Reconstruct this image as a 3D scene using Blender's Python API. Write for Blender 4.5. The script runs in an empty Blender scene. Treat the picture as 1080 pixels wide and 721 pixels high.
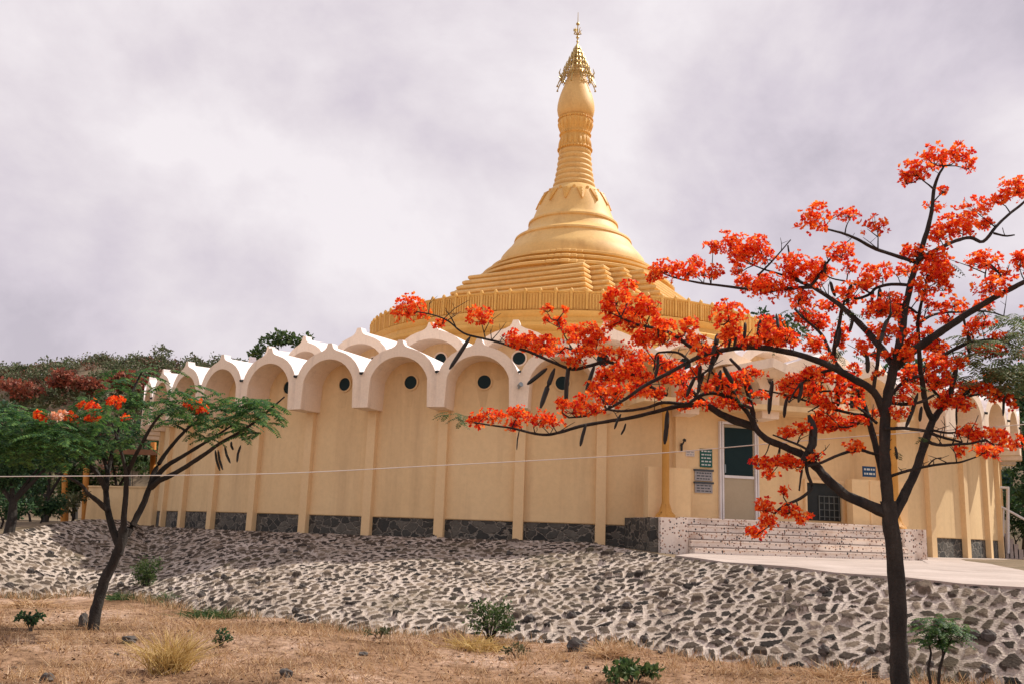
import bpy, math, random
import numpy as np
from mathutils import Vector, Matrix, kdtree, noise as mnoise

rng = np.random.default_rng(7)
random.seed(7)
scene = bpy.context.scene
COL = scene.collection

# ------------------------------------------------------------------ camera
FPX, PITCH, ROLL, YAW = 983.71, 0.1984, 0.0360, -0.0638
D = 38.22                     # metres from the camera to the pagoda's axis
CZ = 1.6                      # eye height above the field
BASE = 1.40                   # level of the pagoda's footing
ZL = CZ - BASE                # camera-relative height -> pagoda-local height


def ray(px, py):
    u, w = px - 540.0, py - 360.5
    c, s = math.cos(-ROLL), math.sin(-ROLL)
    u, w = u * c - w * s, u * s + w * c
    d = (u / FPX, 1.0, -w / FPX)
    c, s = math.cos(PITCH), math.sin(PITCH)
    x, y, z = d[0], d[1] * c - d[2] * s, d[1] * s + d[2] * c
    c, s = math.cos(-YAW), math.sin(-YAW)
    return np.array([x * c - y * s, x * s + y * c, z])


def at(px, py, Y):
    """photo point at forward distance Y (world coordinates)"""
    d = ray(px, py)
    return d * (Y / d[1]) + np.array([0, 0, CZ])


def on_z(px, py, z):
    d = ray(px, py)
    return d * ((z - CZ) / d[2]) + np.array([0, 0, CZ])


cam_data = bpy.data.cameras.new('camera')
cam = bpy.data.objects.new('camera', cam_data)
COL.objects.link(cam)
cam_data.sensor_width = 36.0
cam_data.lens = FPX / 1080.0 * 36.0
cam_data.clip_start = 0.1
cam_data.clip_end = 3000.0
cam.matrix_world = (Matrix.Translation((0, 0, CZ)) @ Matrix.Rotation(-YAW, 4, 'Z')
                    @ Matrix.Rotation(math.pi / 2 + PITCH, 4, 'X') @ Matrix.Rotation(ROLL, 4, 'Z'))
scene.camera = cam

# ------------------------------------------------------------------ materials


def new_mat(name):
    m = bpy.data.materials.new(name)
    m.use_nodes = True
    nt = m.node_tree
    nt.nodes.clear()
    out = nt.nodes.new('ShaderNodeOutputMaterial')
    return m, nt, out


def N(nt, kind, **kw):
    n = nt.nodes.new(kind)
    for k, v in kw.items():
        setattr(n, k, v)
    return n


def lk(nt, a, b):
    nt.links.new(a, b)


def ramp(nt, stops, fac):
    r = N(nt, 'ShaderNodeValToRGB')
    el = r.color_ramp.elements
    while len(el) < len(stops):
        el.new(0.5)
    for e, (p, c) in zip(el, stops):
        e.position = p
        e.color = (c[0], c[1], c[2], 1) if not isinstance(c, float) else (c, c, c, 1)
    lk(nt, fac, r.inputs['Fac'])
    return r.outputs['Color']


def noise_tex(nt, vec, scale, detail=4, rough=.55):
    n = N(nt, 'ShaderNodeTexNoise')
    n.inputs['Scale'].default_value = scale
    n.inputs['Detail'].default_value = detail
    n.inputs['Roughness'].default_value = rough
    if vec is not None:
        lk(nt, vec, n.inputs['Vector'])
    return n.outputs['Fac']


def mixc(nt, a, b, fac, mode='MIX'):
    m = N(nt, 'ShaderNodeMix', data_type='RGBA', blend_type=mode)
    for sock, v in ((m.inputs[6], a), (m.inputs[7], b)):
        if isinstance(v, tuple):
            sock.default_value = (v[0], v[1], v[2], 1)
        else:
            lk(nt, v, sock)
    if isinstance(fac, (int, float)):
        m.inputs[0].default_value = fac
    else:
        lk(nt, fac, m.inputs[0])
    return m.outputs[2]


def math_n(nt, op, a, b=None):
    m = N(nt, 'ShaderNodeMath', operation=op)
    for i, v in enumerate((a, b)):
        if v is None:
            continue
        if isinstance(v, (int, float)):
            m.inputs[i].default_value = v
        else:
            lk(nt, v, m.inputs[i])
    return m.outputs[0]


def mapping(nt, scale=(1, 1, 1), coord='Object'):
    tc = N(nt, 'ShaderNodeTexCoord')
    mp = N(nt, 'ShaderNodeMapping')
    mp.inputs['Scale'].default_value = scale
    lk(nt, tc.outputs[coord], mp.inputs['Vector'])
    return mp.outputs['Vector']


def surface(name, c1, c2, scale=2.0, rough=.8, bump=.0, bscale=30, metallic=0.0, stain=None, fine=0.0,
            stretch=(1, 1, 1), spec=.3):
    """painted / plastered / mineral surface with uneven colour and slight relief"""
    m, nt, out = new_mat(name)
    b = N(nt, 'ShaderNodeBsdfPrincipled')
    v = mapping(nt, stretch)
    col = ramp(nt, [(.32, c1), (.68, c2)], noise_tex(nt, v, scale, 6, .6))
    if fine:
        dots = ramp(nt, [(.35, (1 - fine,) * 3), (.6, (1.0, 1.0, 1.0))], noise_tex(nt, mapping(nt), scale * 14, 5, .7))
        col = mixc(nt, col, dots, 1.0, 'MULTIPLY')
    if stain:
        sv = mapping(nt, stain[2])
        f = ramp(nt, [(stain[3], 0.0), (stain[3] + .22, stain[1])], noise_tex(nt, sv, 1.0, 5, .65))
        col = mixc(nt, col, stain[0], f)
    lk(nt, col, b.inputs['Base Color'])
    b.inputs['Roughness'].default_value = rough
    b.inputs['Metallic'].default_value = metallic
    b.inputs['Specular IOR Level'].default_value = spec
    if bump:
        bn = N(nt, 'ShaderNodeBump')
        bn.inputs['Strength'].default_value = bump
        bn.inputs['Distance'].default_value = .02
        lk(nt, noise_tex(nt, mapping(nt), bscale, 5, .6), bn.inputs['Height'])
        lk(nt, bn.outputs[0], b.inputs['Normal'])
    lk(nt, b.outputs[0], out.inputs[0])
    return m


def leafy(name, cols, trans=.35, rough=.6):
    """thin leaves or petals: every leaf takes its own shade, some light passes through"""
    m, nt, out = new_mat(name)
    g = N(nt, 'ShaderNodeNewGeometry')
    n = len(cols)
    col = ramp(nt, [((i + .5) / n, c) for i, c in enumerate(cols)], g.outputs['Random Per Island'])
    d = N(nt, 'ShaderNodeBsdfPrincipled')
    d.inputs['Roughness'].default_value = rough
    d.inputs['Specular IOR Level'].default_value = .25
    t = N(nt, 'ShaderNodeBsdfTranslucent')
    lk(nt, col, d.inputs['Base Color'])
    lk(nt, col, t.inputs['Color'])
    mx = N(nt, 'ShaderNodeMixShader')
    mx.inputs[0].default_value = trans
    lk(nt, d.outputs[0], mx.inputs[1])
    lk(nt, t.outputs[0], mx.inputs[2])
    lk(nt, mx.outputs[0], out.inputs[0])
    return m


M = {}
M['wall'] = surface('cream_plaster', (.80, .565, .295), (.86, .625, .34), .55, .85, .15, 40,
                    stain=((.47, .30, .16), .45, (1.3, 1.3, .10), .50), fine=.07)
M['pilaster'] = surface('pilaster_plaster', (.82, .58, .31), (.88, .635, .355), .8, .85, .1, 40, fine=.06)
M['canopy'] = surface('white_canopy_paint', (.90, .72, .54), (.93, .77, .60), 1.3, .8, .15, 30,
                      stain=((.40, .30, .24), .5, (2.2, 2.2, .35), .56), fine=.08)
M['roof'] = surface('white_roof_paint', (.80, .71, .68), (.88, .80, .78), 1.1, .8, .15, 25,
                    stain=((.45, .37, .33), .6, (1.5, 1.5, 1.5), .58), fine=.1)
M['gold'] = surface('gold_paint', (.73, .445, .14), (.81, .53, .20), .8, .58, .12, 25,
                    stain=((.46, .24, .07), .5, (1.6, 1.6, .5), .52), spec=.35, fine=.10)
M['gold_deep'] = surface('deep_gold_paint', (.70, .375, .075), (.79, .46, .12), .9, .55, .15, 25,
                         stain=((.40, .20, .03), .5, (1.5, 1.5, .4), .52), spec=.4, fine=.1)
M['gilt'] = surface('gilt_metal', (.42, .29, .10), (.62, .46, .2), 6, .35, metallic=.8)
M['ochre'] = surface('ochre_paint', (.52, .245, .045), (.60, .30, .065), 2, .55, spec=.35)
M['teal_glass'] = surface('dark_glass', (.008, .022, .024), (.012, .03, .032), 1.5, .35, spec=.12)
M['dark'] = surface('dark_interior', (.02, .026, .026), (.035, .04, .04), 2, .8)
M['white_frame'] = surface('white_enamel', (.70, .66, .64), (.80, .77, .75), 3, .4)
M['door_panel'] = surface('beige_door', (.42, .34, .22), (.47, .385, .26), 1.3, .6, fine=.05)
M['steel'] = surface('grey_steel', (.22, .25, .25), (.32, .35, .35), 4, .4, metallic=.4)
M['bark'] = surface('dark_bark', (.020, .018, .017), (.052, .044, .037), 9, .95, 1.0, 38, stretch=(1, 1, .35),
                    stain=((.17, .15, .13), .5, (8, 8, 3), .60))
M['pod'] = surface('seed_pod', (.016, .017, .016), (.035, .032, .026), 8, .55)
M['rock'] = surface('dark_rock', (.05, .045, .042), (.14, .12, .105), 5, .95, .6, 14)
M['concrete'] = surface('pale_concrete', (.40, .325, .28), (.52, .435, .385), .9, .9, .3, 30,
                        stain=((.20, .155, .125), .6, (.6, 1.1, .9), .52), fine=.12)
M['nosing_shade'] = surface('nosing_shade_strip', (.20, .15, .12), (.33, .26, .21), 3, .95)  # shadow tone for the painted lines between the steps
M['orange'] = surface('orange_post', (.50, .20, .04), (.60, .27, .06), 2, .7)
M['grille'] = surface('dull_grille', (.10, .115, .11), (.17, .19, .18), 4, .6)
M['cable'] = surface('pale_cable', (.62, .56, .50), (.72, .66, .6), 2, .6)
M['sign_green'] = surface('green_board', (.010, .085, .070), (.014, .105, .085), 2, .5)
M['sign_blue'] = surface('blue_board', (.006, .05, .14), (.01, .07, .18), 2, .5)
M['sign_grey'] = surface('grey_board', (.30, .29, .29), (.38, .37, .37), 3, .5)
M['letter'] = surface('white_lettering', (.55, .58, .56), (.62, .66, .64), 5, .6)
M['ink'] = surface('dark_lettering', (.05, .06, .07), (.08, .09, .1), 5, .6)
M['paper'] = surface('white_paper', (.6, .53, .46), (.68, .6, .53), 3, .9)
M['tarp'] = surface('blue_sheet', (.008, .045, .10), (.014, .065, .13), 1.5, .6)
M['brown'] = surface('brown_board', (.20, .095, .05), (.28, .14, .075), 2, .8, stretch=(1, 1, .2))
M['hill'] = surface('hill_earth', (.11, .085, .05), (.2, .14, .09), .15, 1.0)
M['petal'] = leafy('flame_petals', [(.56, .014, .016), (.80, .045, .012), (.93, .095, .012), (.96, .145, .014),
                                    (.96, .20, .02), (.96, .32, .05)], .45)
M['petal_pale'] = leafy('pale_petals', [(.8, .3, .12), (.85, .5, .35), (.9, .7, .6)], .4)
M['petal_far'] = leafy('far_petals', [(.20, .065, .045), (.29, .08, .05), (.38, .10, .055), (.20, .10, .06)], .3)
M['leaf'] = leafy('feathery_leaves', [(.022, .068, .024), (.04, .11, .032), (.065, .15, .038), (.11, .205, .048)], .4)
M['leaf_pale'] = leafy('pale_leaves', [(.10, .15, .06), (.17, .22, .09), (.28, .30, .17), (.06, .1, .04)], .4)
M['leaf_dark'] = leafy('dark_leaves', [(.02, .052, .026), (.03, .075, .032), (.046, .10, .038), (.066, .125, .042)], .3)
M['leaf_olive'] = leafy('olive_leaves', [(.05, .065, .03), (.075, .09, .04), (.10, .11, .045), (.13, .12, .06)], .25)
M['leaf_mid'] = leafy('bushy_leaves', [(.03, .065, .022), (.05, .10, .03), (.08, .13, .036), (.11, .15, .05)], .3)
M['straw'] = leafy('dry_straw', [(.20, .10, .05), (.42, .25, .12), (.54, .35, .18), (.64, .45, .26), (.46, .27, .15), (.70, .54, .36)], .3, .9)
M['straw_gold'] = leafy('golden_straw', [(.42, .27, .09), (.55, .38, .14), (.62, .46, .20)], .35, .9)

# speckled mosaic of the steps
m, nt, out = new_mat('broken_tile_mosaic')
b = N(nt, 'ShaderNodeBsdfPrincipled')
v = mapping(nt)
vo = N(nt, 'ShaderNodeTexVoronoi')
vo.inputs['Scale'].default_value = 19
lk(nt, v, vo.inputs['Vector'])
sep = N(nt, 'ShaderNodeSeparateColor')
lk(nt, vo.outputs['Color'], sep.inputs[0])
tile = ramp(nt, [(0, (.86, .75, .65)), (.40, (.82, .71, .62)), (.50, (.88, .75, .64)), (.56, (.50, .30, .20)), (.70, (.27, .15, .11)),
                 (.86, (.07, .06, .06))], sep.outputs[0])
for e in tile.node.color_ramp.elements:
    pass
tile.node.color_ramp.interpolation = 'CONSTANT'
sz = ramp(nt, [(.40, 1.0), (.46, 0.0)], vo.outputs['Distance'])
col = mixc(nt, (.88, .77, .66), tile, math_n(nt, 'MULTIPLY', sz, 1.0))
dirt = ramp(nt, [(.5, (1.0, 1.0, 1.0)), (.75, (.62, .52, .46))], noise_tex(nt, v, 1.6, 5, .65))
col = mixc(nt, col, dirt, 1.0, 'MULTIPLY')
lk(nt, col, b.inputs['Base Color'])
b.inputs['Roughness'].default_value = .7
lk(nt, b.outputs[0], out.inputs[0])
M['mosaic'] = m

# rubble set in mortar (footing of the wall)
m, nt, out = new_mat('rubble_footing')
b = N(nt, 'ShaderNodeBsdfPrincipled')
v = mapping(nt, (1, 1, 1.5))
wn_ = N(nt, 'ShaderNodeTexNoise')
wn_.inputs['Scale'].default_value = 5
lk(nt, v, wn_.inputs['Vector'])
va_ = N(nt, 'ShaderNodeVectorMath', operation='MULTIPLY_ADD')
lk(nt, wn_.outputs['Color'], va_.inputs[0])
va_.inputs[1].default_value = (.28, .28, .28)
lk(nt, v, va_.inputs[2])
v = va_.outputs[0]
vo = N(nt, 'ShaderNodeTexVoronoi', feature='DISTANCE_TO_EDGE')
vo.inputs['Scale'].default_value = 3.6
lk(nt, v, vo.inputs['Vector'])
vc = N(nt, 'ShaderNodeTexVoronoi')
vc.inputs['Scale'].default_value = 3.6
lk(nt, v, vc.inputs['Vector'])
sep = N(nt, 'ShaderNodeSeparateColor')
lk(nt, vc.outputs['Color'], sep.inputs[0])
st = ramp(nt, [(.0, (.035, .036, .033)), (.5, (.075, .072, .062)), (1, (.15, .135, .11))], sep.outputs[0])
st = mixc(nt, st, ramp(nt, [(.3, (.6, .6, .6)), (.7, (1.1, 1.1, 1.1))], noise_tex(nt, mapping(nt), 14, 5, .7)), 1.0, 'MULTIPLY')
f = ramp(nt, [(.03, 0.0), (.08, 1.0)], vo.outputs['Distance'])
lk(nt, mixc(nt, (.22, .195, .16), st, f), b.inputs['Base Color'])
b.inputs['Roughness'].default_value = .9
bn = N(nt, 'ShaderNodeBump')
bn.inputs['Strength'].default_value = .8
bn.inputs['Distance'].default_value = .05
lk(nt, f, bn.inputs['Height'])
lk(nt, bn.outputs[0], b.inputs['Normal'])
lk(nt, b.outputs[0], out.inputs[0])
M['rubble'] = m

# pitched stones of the bank: the mesh carries the distance to each stone's edge and a tone per stone
m, nt, out = new_mat('pitched_stone')
b = N(nt, 'ShaderNodeBsdfPrincipled')
ae = N(nt, 'ShaderNodeAttribute', attribute_name='edge')
at_ = N(nt, 'ShaderNodeAttribute', attribute_name='tone')
v = mapping(nt)
wob = math_n(nt, 'MULTIPLY', math_n(nt, 'SUBTRACT', noise_tex(nt, v, 11, 4, .6), .52), .07)
wob2 = math_n(nt, 'MULTIPLY', math_n(nt, 'SUBTRACT', noise_tex(nt, v, 1.7, 3, .6), .5), .10)
e = math_n(nt, 'ADD', math_n(nt, 'ADD', ae.outputs['Fac'], wob), wob2)
mask = ramp(nt, [(.030, 0.0), (.044, 1.0)], e)
st = ramp(nt, [(0, (.022, .02, .018)), (.2, (.060, .047, .037)), (.6, (.115, .088, .066)), (.85, (.185, .143, .106)), (1, (.31, .245, .185))], at_.outputs['Fac'])
st = mixc(nt, st, ramp(nt, [(.3, (.55, .55, .55)), (.7, (1.15, 1.12, 1.1))], noise_tex(nt, v, 16, 6, .7)), 1.0, 'MULTIPLY')
mo = ramp(nt, [(.28, (.30, .245, .20)), (.50, (.52, .44, .375)), (.72, (.66, .57, .505))], noise_tex(nt, v, 1.1, 6, .65))
mo = mixc(nt, mo, ramp(nt, [(.35, (.55, .53, .50)), (.6, (1.0, 1.0, 1.0))], noise_tex(nt, v, 21, 6, .75)), 1.0, 'MULTIPLY')
col = mixc(nt, mo, st, mask)
moss = ramp(nt, [(.54, 0.0), (.74, .6)], noise_tex(nt, v, .6, 6, .62))
col = mixc(nt, col, (.15, .12, .07), moss)
lk(nt, col, b.inputs['Base Color'])
b.inputs['Roughness'].default_value = .95
b.inputs['Specular IOR Level'].default_value = .15
bn = N(nt, 'ShaderNodeBump')
bn.inputs['Strength'].default_value = .6
bn.inputs['Distance'].default_value = .02
lk(nt, noise_tex(nt, v, 32, 5, .65), bn.inputs['Height'])
lk(nt, bn.outputs[0], b.inputs['Normal'])
lk(nt, b.outputs[0], out.inputs[0])
M['bank'] = m

# dry field
m, nt, out = new_mat('dry_field')
b = N(nt, 'ShaderNodeBsdfPrincipled')
v = mapping(nt)
c = ramp(nt, [(.32, (.15, .085, .045)), (.50, (.36, .23, .145)), (.68, (.58, .42, .32))], noise_tex(nt, v, .55, 7, .62))
c = mixc(nt, c, ramp(nt, [(.36, (.40, .37, .34)), (.58, (1.1, 1.07, 1.06))], noise_tex(nt, v, 8, 8, .75)), 1.0, 'MULTIPLY')
lk(nt, c, b.inputs['Base Color'])
b.inputs['Roughness'].default_value = 1.0
b.inputs['Specular IOR Level'].default_value = .05
bn = N(nt, 'ShaderNodeBump')
bn.inputs['Strength'].default_value = .9
bn.inputs['Distance'].default_value = .04
lk(nt, noise_tex(nt, v, 18, 6, .7), bn.inputs['Height'])
lk(nt, bn.outputs[0], b.inputs['Normal'])
lk(nt, b.outputs[0], out.inputs[0])
M['field'] = m

# ------------------------------------------------------------------ mesh helpers


class MB:
    """collects geometry for ONE mesh object"""

    def __init__(self):
        self.v, self.f, self.mi = [], [], []

    def add(self, verts, faces, mi=0):
        o = len(self.v)
        self.v.extend([tuple(map(float, p)) for p in verts])
        self.f.extend([tuple(i + o for i in f) for f in faces])
        self.mi.extend([mi] * len(faces))

    def box(self, c, s, rz=0.0, mi=0):
        hx, hy, hz = s[0] / 2, s[1] / 2, s[2] / 2
        co, si = math.cos(rz), math.sin(rz)
        vs = []
        for z in (-hz, hz):
            for x, y in ((-hx, -hy), (hx, -hy), (hx, hy), (-hx, hy)):
                vs.append((c[0] + x * co - y * si, c[1] + x * si + y * co, c[2] + z))
        self.add(vs, [(3, 2, 1, 0), (4, 5, 6, 7), (0, 1, 5, 4), (1, 2, 6, 5), (2, 3, 7, 6), (3, 0, 4, 7)], mi)

    def tube(self, pts, rad, n=8, mi=0, wobble=0.0):
        pts = [np.array(p, float) for p in pts]
        if isinstance(rad, (int, float)):
            rad = [rad] * len(pts)
        vs, fs = [], []
        up = np.array([.13, .21, .97])
        for i, p in enumerate(pts):
            t = pts[min(i + 1, len(pts) - 1)] - pts[max(i - 1, 0)]
            t = t / (np.linalg.norm(t) + 1e-9)
            a = np.cross(t, up)
            if np.linalg.norm(a) < .2:
                a = np.cross(t, np.array([1., 0, 0]))
            a /= np.linalg.norm(a)
            b_ = np.cross(t, a)
            for k in range(n):
                an = 2 * math.pi * k / n
                r = rad[i] * (1 + wobble * math.sin(3 * an + i * 1.3) * .5 + (random.uniform(-wobble, wobble) if wobble else 0))
                vs.append(p + r * (math.cos(an) * a + math.sin(an) * b_))
        for i in range(len(pts) - 1):
            for k in range(n):
                k2 = (k + 1) % n
                fs.append((i * n + k, i * n + k2, (i + 1) * n + k2, (i + 1) * n + k))
        fs.append(tuple(range(n - 1, -1, -1)))
        fs.append(tuple((len(pts) - 1) * n + k for k in range(n)))
        self.add(vs, fs, mi)

    def lathe(self, prof, n=64, cx=0, cy=0, mi=0, a0=0.0, a1=2 * math.pi):
        full = abs(a1 - a0 - 2 * math.pi) < 1e-6
        m_ = n if full else n + 1
        vs, fs = [], []
        for r, z in prof:
            for k in range(m_):
                a = a0 + (a1 - a0) * k / n
                vs.append((cx + r * math.sin(a), cy - r * math.cos(a), z))
        for i in range(len(prof) - 1):
            for k in range(n):
                k2 = (k + 1) % m_
                fs.append((i * m_ + k, i * m_ + k2, (i + 1) * m_ + k2, (i + 1) * m_ + k))
        self.add(vs, fs, mi)

    def build(self, name, mats, parent=None, smooth=False, origin=None):
        me = bpy.data.meshes.new(name)
        vs = self.v
        if origin is not None:
            ox, oy, oz = origin
            vs = [(x - ox, y - oy, z - oz) for x, y, z in vs]
        me.from_pydata(vs, [], self.f)
        if not isinstance(mats, (list, tuple)):
            mats = [mats]
        for mm in mats:
            me.materials.append(mm)
        if len(mats) > 1:
            me.polygons.foreach_set('material_index', self.mi)
        if smooth:
            me.polygons.foreach_set('use_smooth', [True] * len(me.polygons))
            try:
                me.set_sharp_from_angle(angle=math.radians(38))
            except Exception:
                pass
        me.update()
        o = bpy.data.objects.new(name, me)
        COL.objects.link(o)
        if parent is not None:
            o.parent = parent
        elif origin is not None:
            o.location = origin
        return o


def soup(name, quads, mat, parent=None, origin=(0, 0, 0)):
    """quads: (n,4,3) world positions -> one mesh object"""
    q = np.asarray(quads, float).reshape(-1, 4, 3) - np.asarray(origin, float)
    n = len(q)
    me = bpy.data.meshes.new(name)
    me.vertices.add(n * 4)
    me.vertices.foreach_set('co', q.reshape(-1))
    me.loops.add(n * 4)
    me.loops.foreach_set('vertex_index', np.arange(n * 4, dtype=np.int32))
    me.polygons.add(n)
    me.polygons.foreach_set('loop_start', np.arange(0, n * 4, 4, dtype=np.int32))
    me.update(calc_edges=True)
    me.materials.append(mat)
    o = bpy.data.objects.new(name, me)
    COL.objects.link(o)
    if parent is not None:
        o.parent = parent
    else:
        o.location = origin
    return o


def empty(name, loc, label, cat, group=None):
    o = bpy.data.objects.new(name, None)
    COL.objects.link(o)
    o.location = loc
    o.empty_display_size = .2
    return tag(o, label, cat, group)


def tag(o, label=None, cat=None, group=None, kind=None):
    if label:
        o['label'] = label
    if cat:
        o['category'] = cat
    if group:
        o['group'] = group
    if kind:
        o['kind'] = kind
    return o


def unit(a):
    return a / (np.linalg.norm(a, axis=-1, keepdims=True) + 1e-9)


def rand_dirs(n):
    return unit(rng.normal(size=(n, 3)))


def leaf_quads(cent, dirs, length, width):
    """kite shaped leaves starting at cent along dirs"""
    n = len(cent)
    side = unit(np.cross(dirs, rand_dirs(n)))
    L = np.asarray(length).reshape(-1, 1) * np.ones((n, 1))
    W = np.asarray(width).reshape(-1, 1) * np.ones((n, 1))
    mid = cent + dirs * L * .55
    return np.stack([cent, mid + side * W * .5, cent + dirs * L, mid - side * W * .5], 1)


# ------------------------------------------------------------------ world and sun
SUN_AZ, SUN_EL = math.radians(118), math.radians(47)      # measured from the camera side, towards the right
sun_dir = Vector((math.sin(SUN_AZ) * math.cos(SUN_EL), -math.cos(SUN_AZ) * math.cos(SUN_EL), math.sin(SUN_EL)))
world = bpy.data.worlds.new('World')
scene.world = world
world.use_nodes = True
nt = world.node_tree
nt.nodes.clear()
wo = N(nt, 'ShaderNodeOutputWorld')
bg = N(nt, 'ShaderNodeBackground')
sky = N(nt, 'ShaderNodeTexSky', sky_type='NISHITA')
sky.sun_disc = False
sky.sun_elevation = SUN_EL
sky.sun_rotation = math.atan2(sun_dir.x, sun_dir.y)
tc = N(nt, 'ShaderNodeTexCoord')
mp = N(nt, 'ShaderNodeMapping')
mp.inputs['Scale'].default_value = (1.0, 1.0, 1.25)
mp.inputs['Location'].default_value = (2.9, 1.4, .55)
lk(nt, tc.outputs['Generated'], mp.inputs['Vector'])
n1 = N(nt, 'ShaderNodeTexNoise')
n1.inputs['Scale'].default_value = 2.6
n1.inputs['Detail'].default_value = 9
n1.inputs['Roughness'].default_value = .56
n1.inputs['Distortion'].default_value = .15
lk(nt, mp.outputs[0], n1.inputs['Vector'])
cl = ramp(nt, [(.38, (.475, .425, .475)), (.45, (.575, .515, .565)), (.52, (.66, .60, .63)), (.62, (.77, .715, .73))], n1.outputs['Fac'])
cl10 = mixc(nt, cl, (10.0, 10.0, 10.0), 1.0, 'MULTIPLY')
skymix = mixc(nt, sky.outputs[0], cl10, .93)
lk(nt, skymix, bg.inputs['Color'])
bg.inputs['Strength'].default_value = .1
lk(nt, bg.outputs[0], wo.inputs[0])

sd = bpy.data.lights.new('sun', 'SUN')
sd.energy = 4.2
sd.angle = math.radians(.6)
sd.color = (1.0, .93, .84)
so = bpy.data.objects.new('sun', sd)
COL.objects.link(so)
so.rotation_euler = sun_dir.to_track_quat('Z', 'Y').to_euler()
so.location = (20, 30, 40)

scene.view_settings.view_transform = 'Standard'
scene.view_settings.look = 'None'
scene.view_settings.exposure = 0.32
scene.view_settings.gamma = 1.0

# ------------------------------------------------------------------ ground, bank, terrace
# toe and crest of the stone-pitched bank (photo column -> world points)
cols = [-700, -300, -100, 0, 50, 90, 130, 171, 240, 320, 420, 520, 620, 680, 720, 800, 880, 950, 1080, 1300, 1700]
toe_y = [640, 630, 628, 630, 629, 627, 630, 637, 648, 657, 666, 672, 680, 688, 692, 700, 708, 715, 728, 748, 790]
toe = [on_z(c, y, 0.0) for c, y in zip(cols, toe_y)]


def wall_pt(th, r, z):
    th = math.radians(th)
    return np.array([r * math.sin(th), D - r * math.cos(th), z])


crest = [at(-700, 590, 25) * [1, 1, 0] + [0, 0, .75], at(-300, 576, 24) * [1, 1, 0] + [0, 0, .85],
         at(-100, 577, 18.2), at(0, 563, 20.5), at(50, 553, 23), at(90, 547, 25.2),
         at(130, 547.5, 27.2), wall_pt(-56, 16.1, 1.32), wall_pt(-37.3, 16.0, 1.33), wall_pt(-26.7, 16.0, 1.34),
         wall_pt(-15.6, 16.0, 1.35), wall_pt(-6.6, 16.0, 1.36), at(620, 571.5, 21.2),
         at(680, 581.5, 19.6), at(720, 589, 18.2), at(800, 597, 16.4), at(880, 605, 15.2), at(950, 611.5, 14.3),
         at(1080, 622, 13), at(1300, 645, 11.6), at(1700, 690, 10.2)]


def resample(P, par, n):
    P = np.array(P)
    t = np.linspace(par[0], par[-1], n)
    return np.stack([np.interp(t, par, P[:, i]) for i in range(3)], 1)


par = [0.0]
for i in range(1, len(cols)):
    par.append(par[-1] + max(.25, .5 * (np.linalg.norm(toe[i] - toe[i - 1]) + np.linalg.norm(crest[i] - crest[i - 1]))))
# fine steps where the camera looks, coarser outside
p_in0, p_in1 = par[2], par[18]
tt = np.concatenate([np.linspace(par[0], p_in0, 90, endpoint=False), np.linspace(p_in0, p_in1, 1350, endpoint=False),
                     np.linspace(p_in1, par[-1], 110)])
NV = 290
Tp, Cp = np.array(toe), np.array(crest)
T_ = np.stack([np.interp(tt, par, Tp[:, i]) for i in range(3)], 1)
C_ = np.stack([np.interp(tt, par, Cp[:, i]) for i in range(3)], 1)
vv = np.linspace(0, 1, NV) ** 1.25
G = T_[:, None, :] * (1 - vv)[None, :, None] + C_[:, None, :] * vv[None, :, None]
G[:, :, 2] += (-.10 + .0) * np.exp(-vv / .03)[None, :]
bulge = np.sin(vv * math.pi) * .04
G[:, :, 2] += bulge[None, :]
# jittered stones
x0, x1, y0, y1 = G[..., 0].min(), G[..., 0].max(), G[..., 1].min(), G[..., 1].max()
sx, sy = .195, .215
sites = []
nx, ny = int((x1 - x0) / sx) + 2, int((y1 - y0) / sy) + 2
for j in range(ny):
    for i in range(nx):
        if rng.random() < .05:
            continue
        sites.append((x0 + (i + (.5 * (j % 2)) + rng.uniform(-.42, .42)) * sx, y0 + (j + rng.uniform(-.42, .42)) * sy, 0))
kd = kdtree.KDTree(len(sites))
for i, s_ in enumerate(sites):
    kd.insert(s_, i)
kd.balance()
tone = rng.random(len(sites)) ** 1.1
proud = np.clip(rng.normal(.024, .012, len(sites)), .005, .07)
proud[rng.random(len(sites)) < .02] = .10
ed = np.zeros(G.shape[:2])
tn = np.zeros(G.shape[:2])
hh = np.zeros(G.shape[:2])
for i in range(G.shape[0]):
    for j in range(NV):
        x, y = G[i, j, 0], G[i, j, 1]
        wx = x + .07 * mnoise.noise((x * 2.3, y * 2.3, 1.7))
        wy = y + .07 * mnoise.noise((x * 2.3, y * 2.3, 9.1))
        (a, ia, da), (b_, ib, db) = kd.find_n((wx, wy, 0), 2)
        sep_ = math.hypot(a[0] - b_[0], a[1] - b_[1]) + 1e-6
        e_ = (db * db - da * da) / (2 * sep_)             # true distance to the stone's edge
        ed[i, j] = e_
        tn[i, j] = tone[ia]
        s_ = min(1, max(0, (e_ - .022) / .035))
        hh[i, j] = proud[ia] * s_ * s_ * (3 - 2 * s_)
edge_fade = np.minimum(1, np.minimum(vv / .02, (1 - vv) / .015 + .15))
G[:, :, 2] += hh * edge_fade[None, :] + .012 * rng.normal(size=hh.shape) * .3


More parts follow.
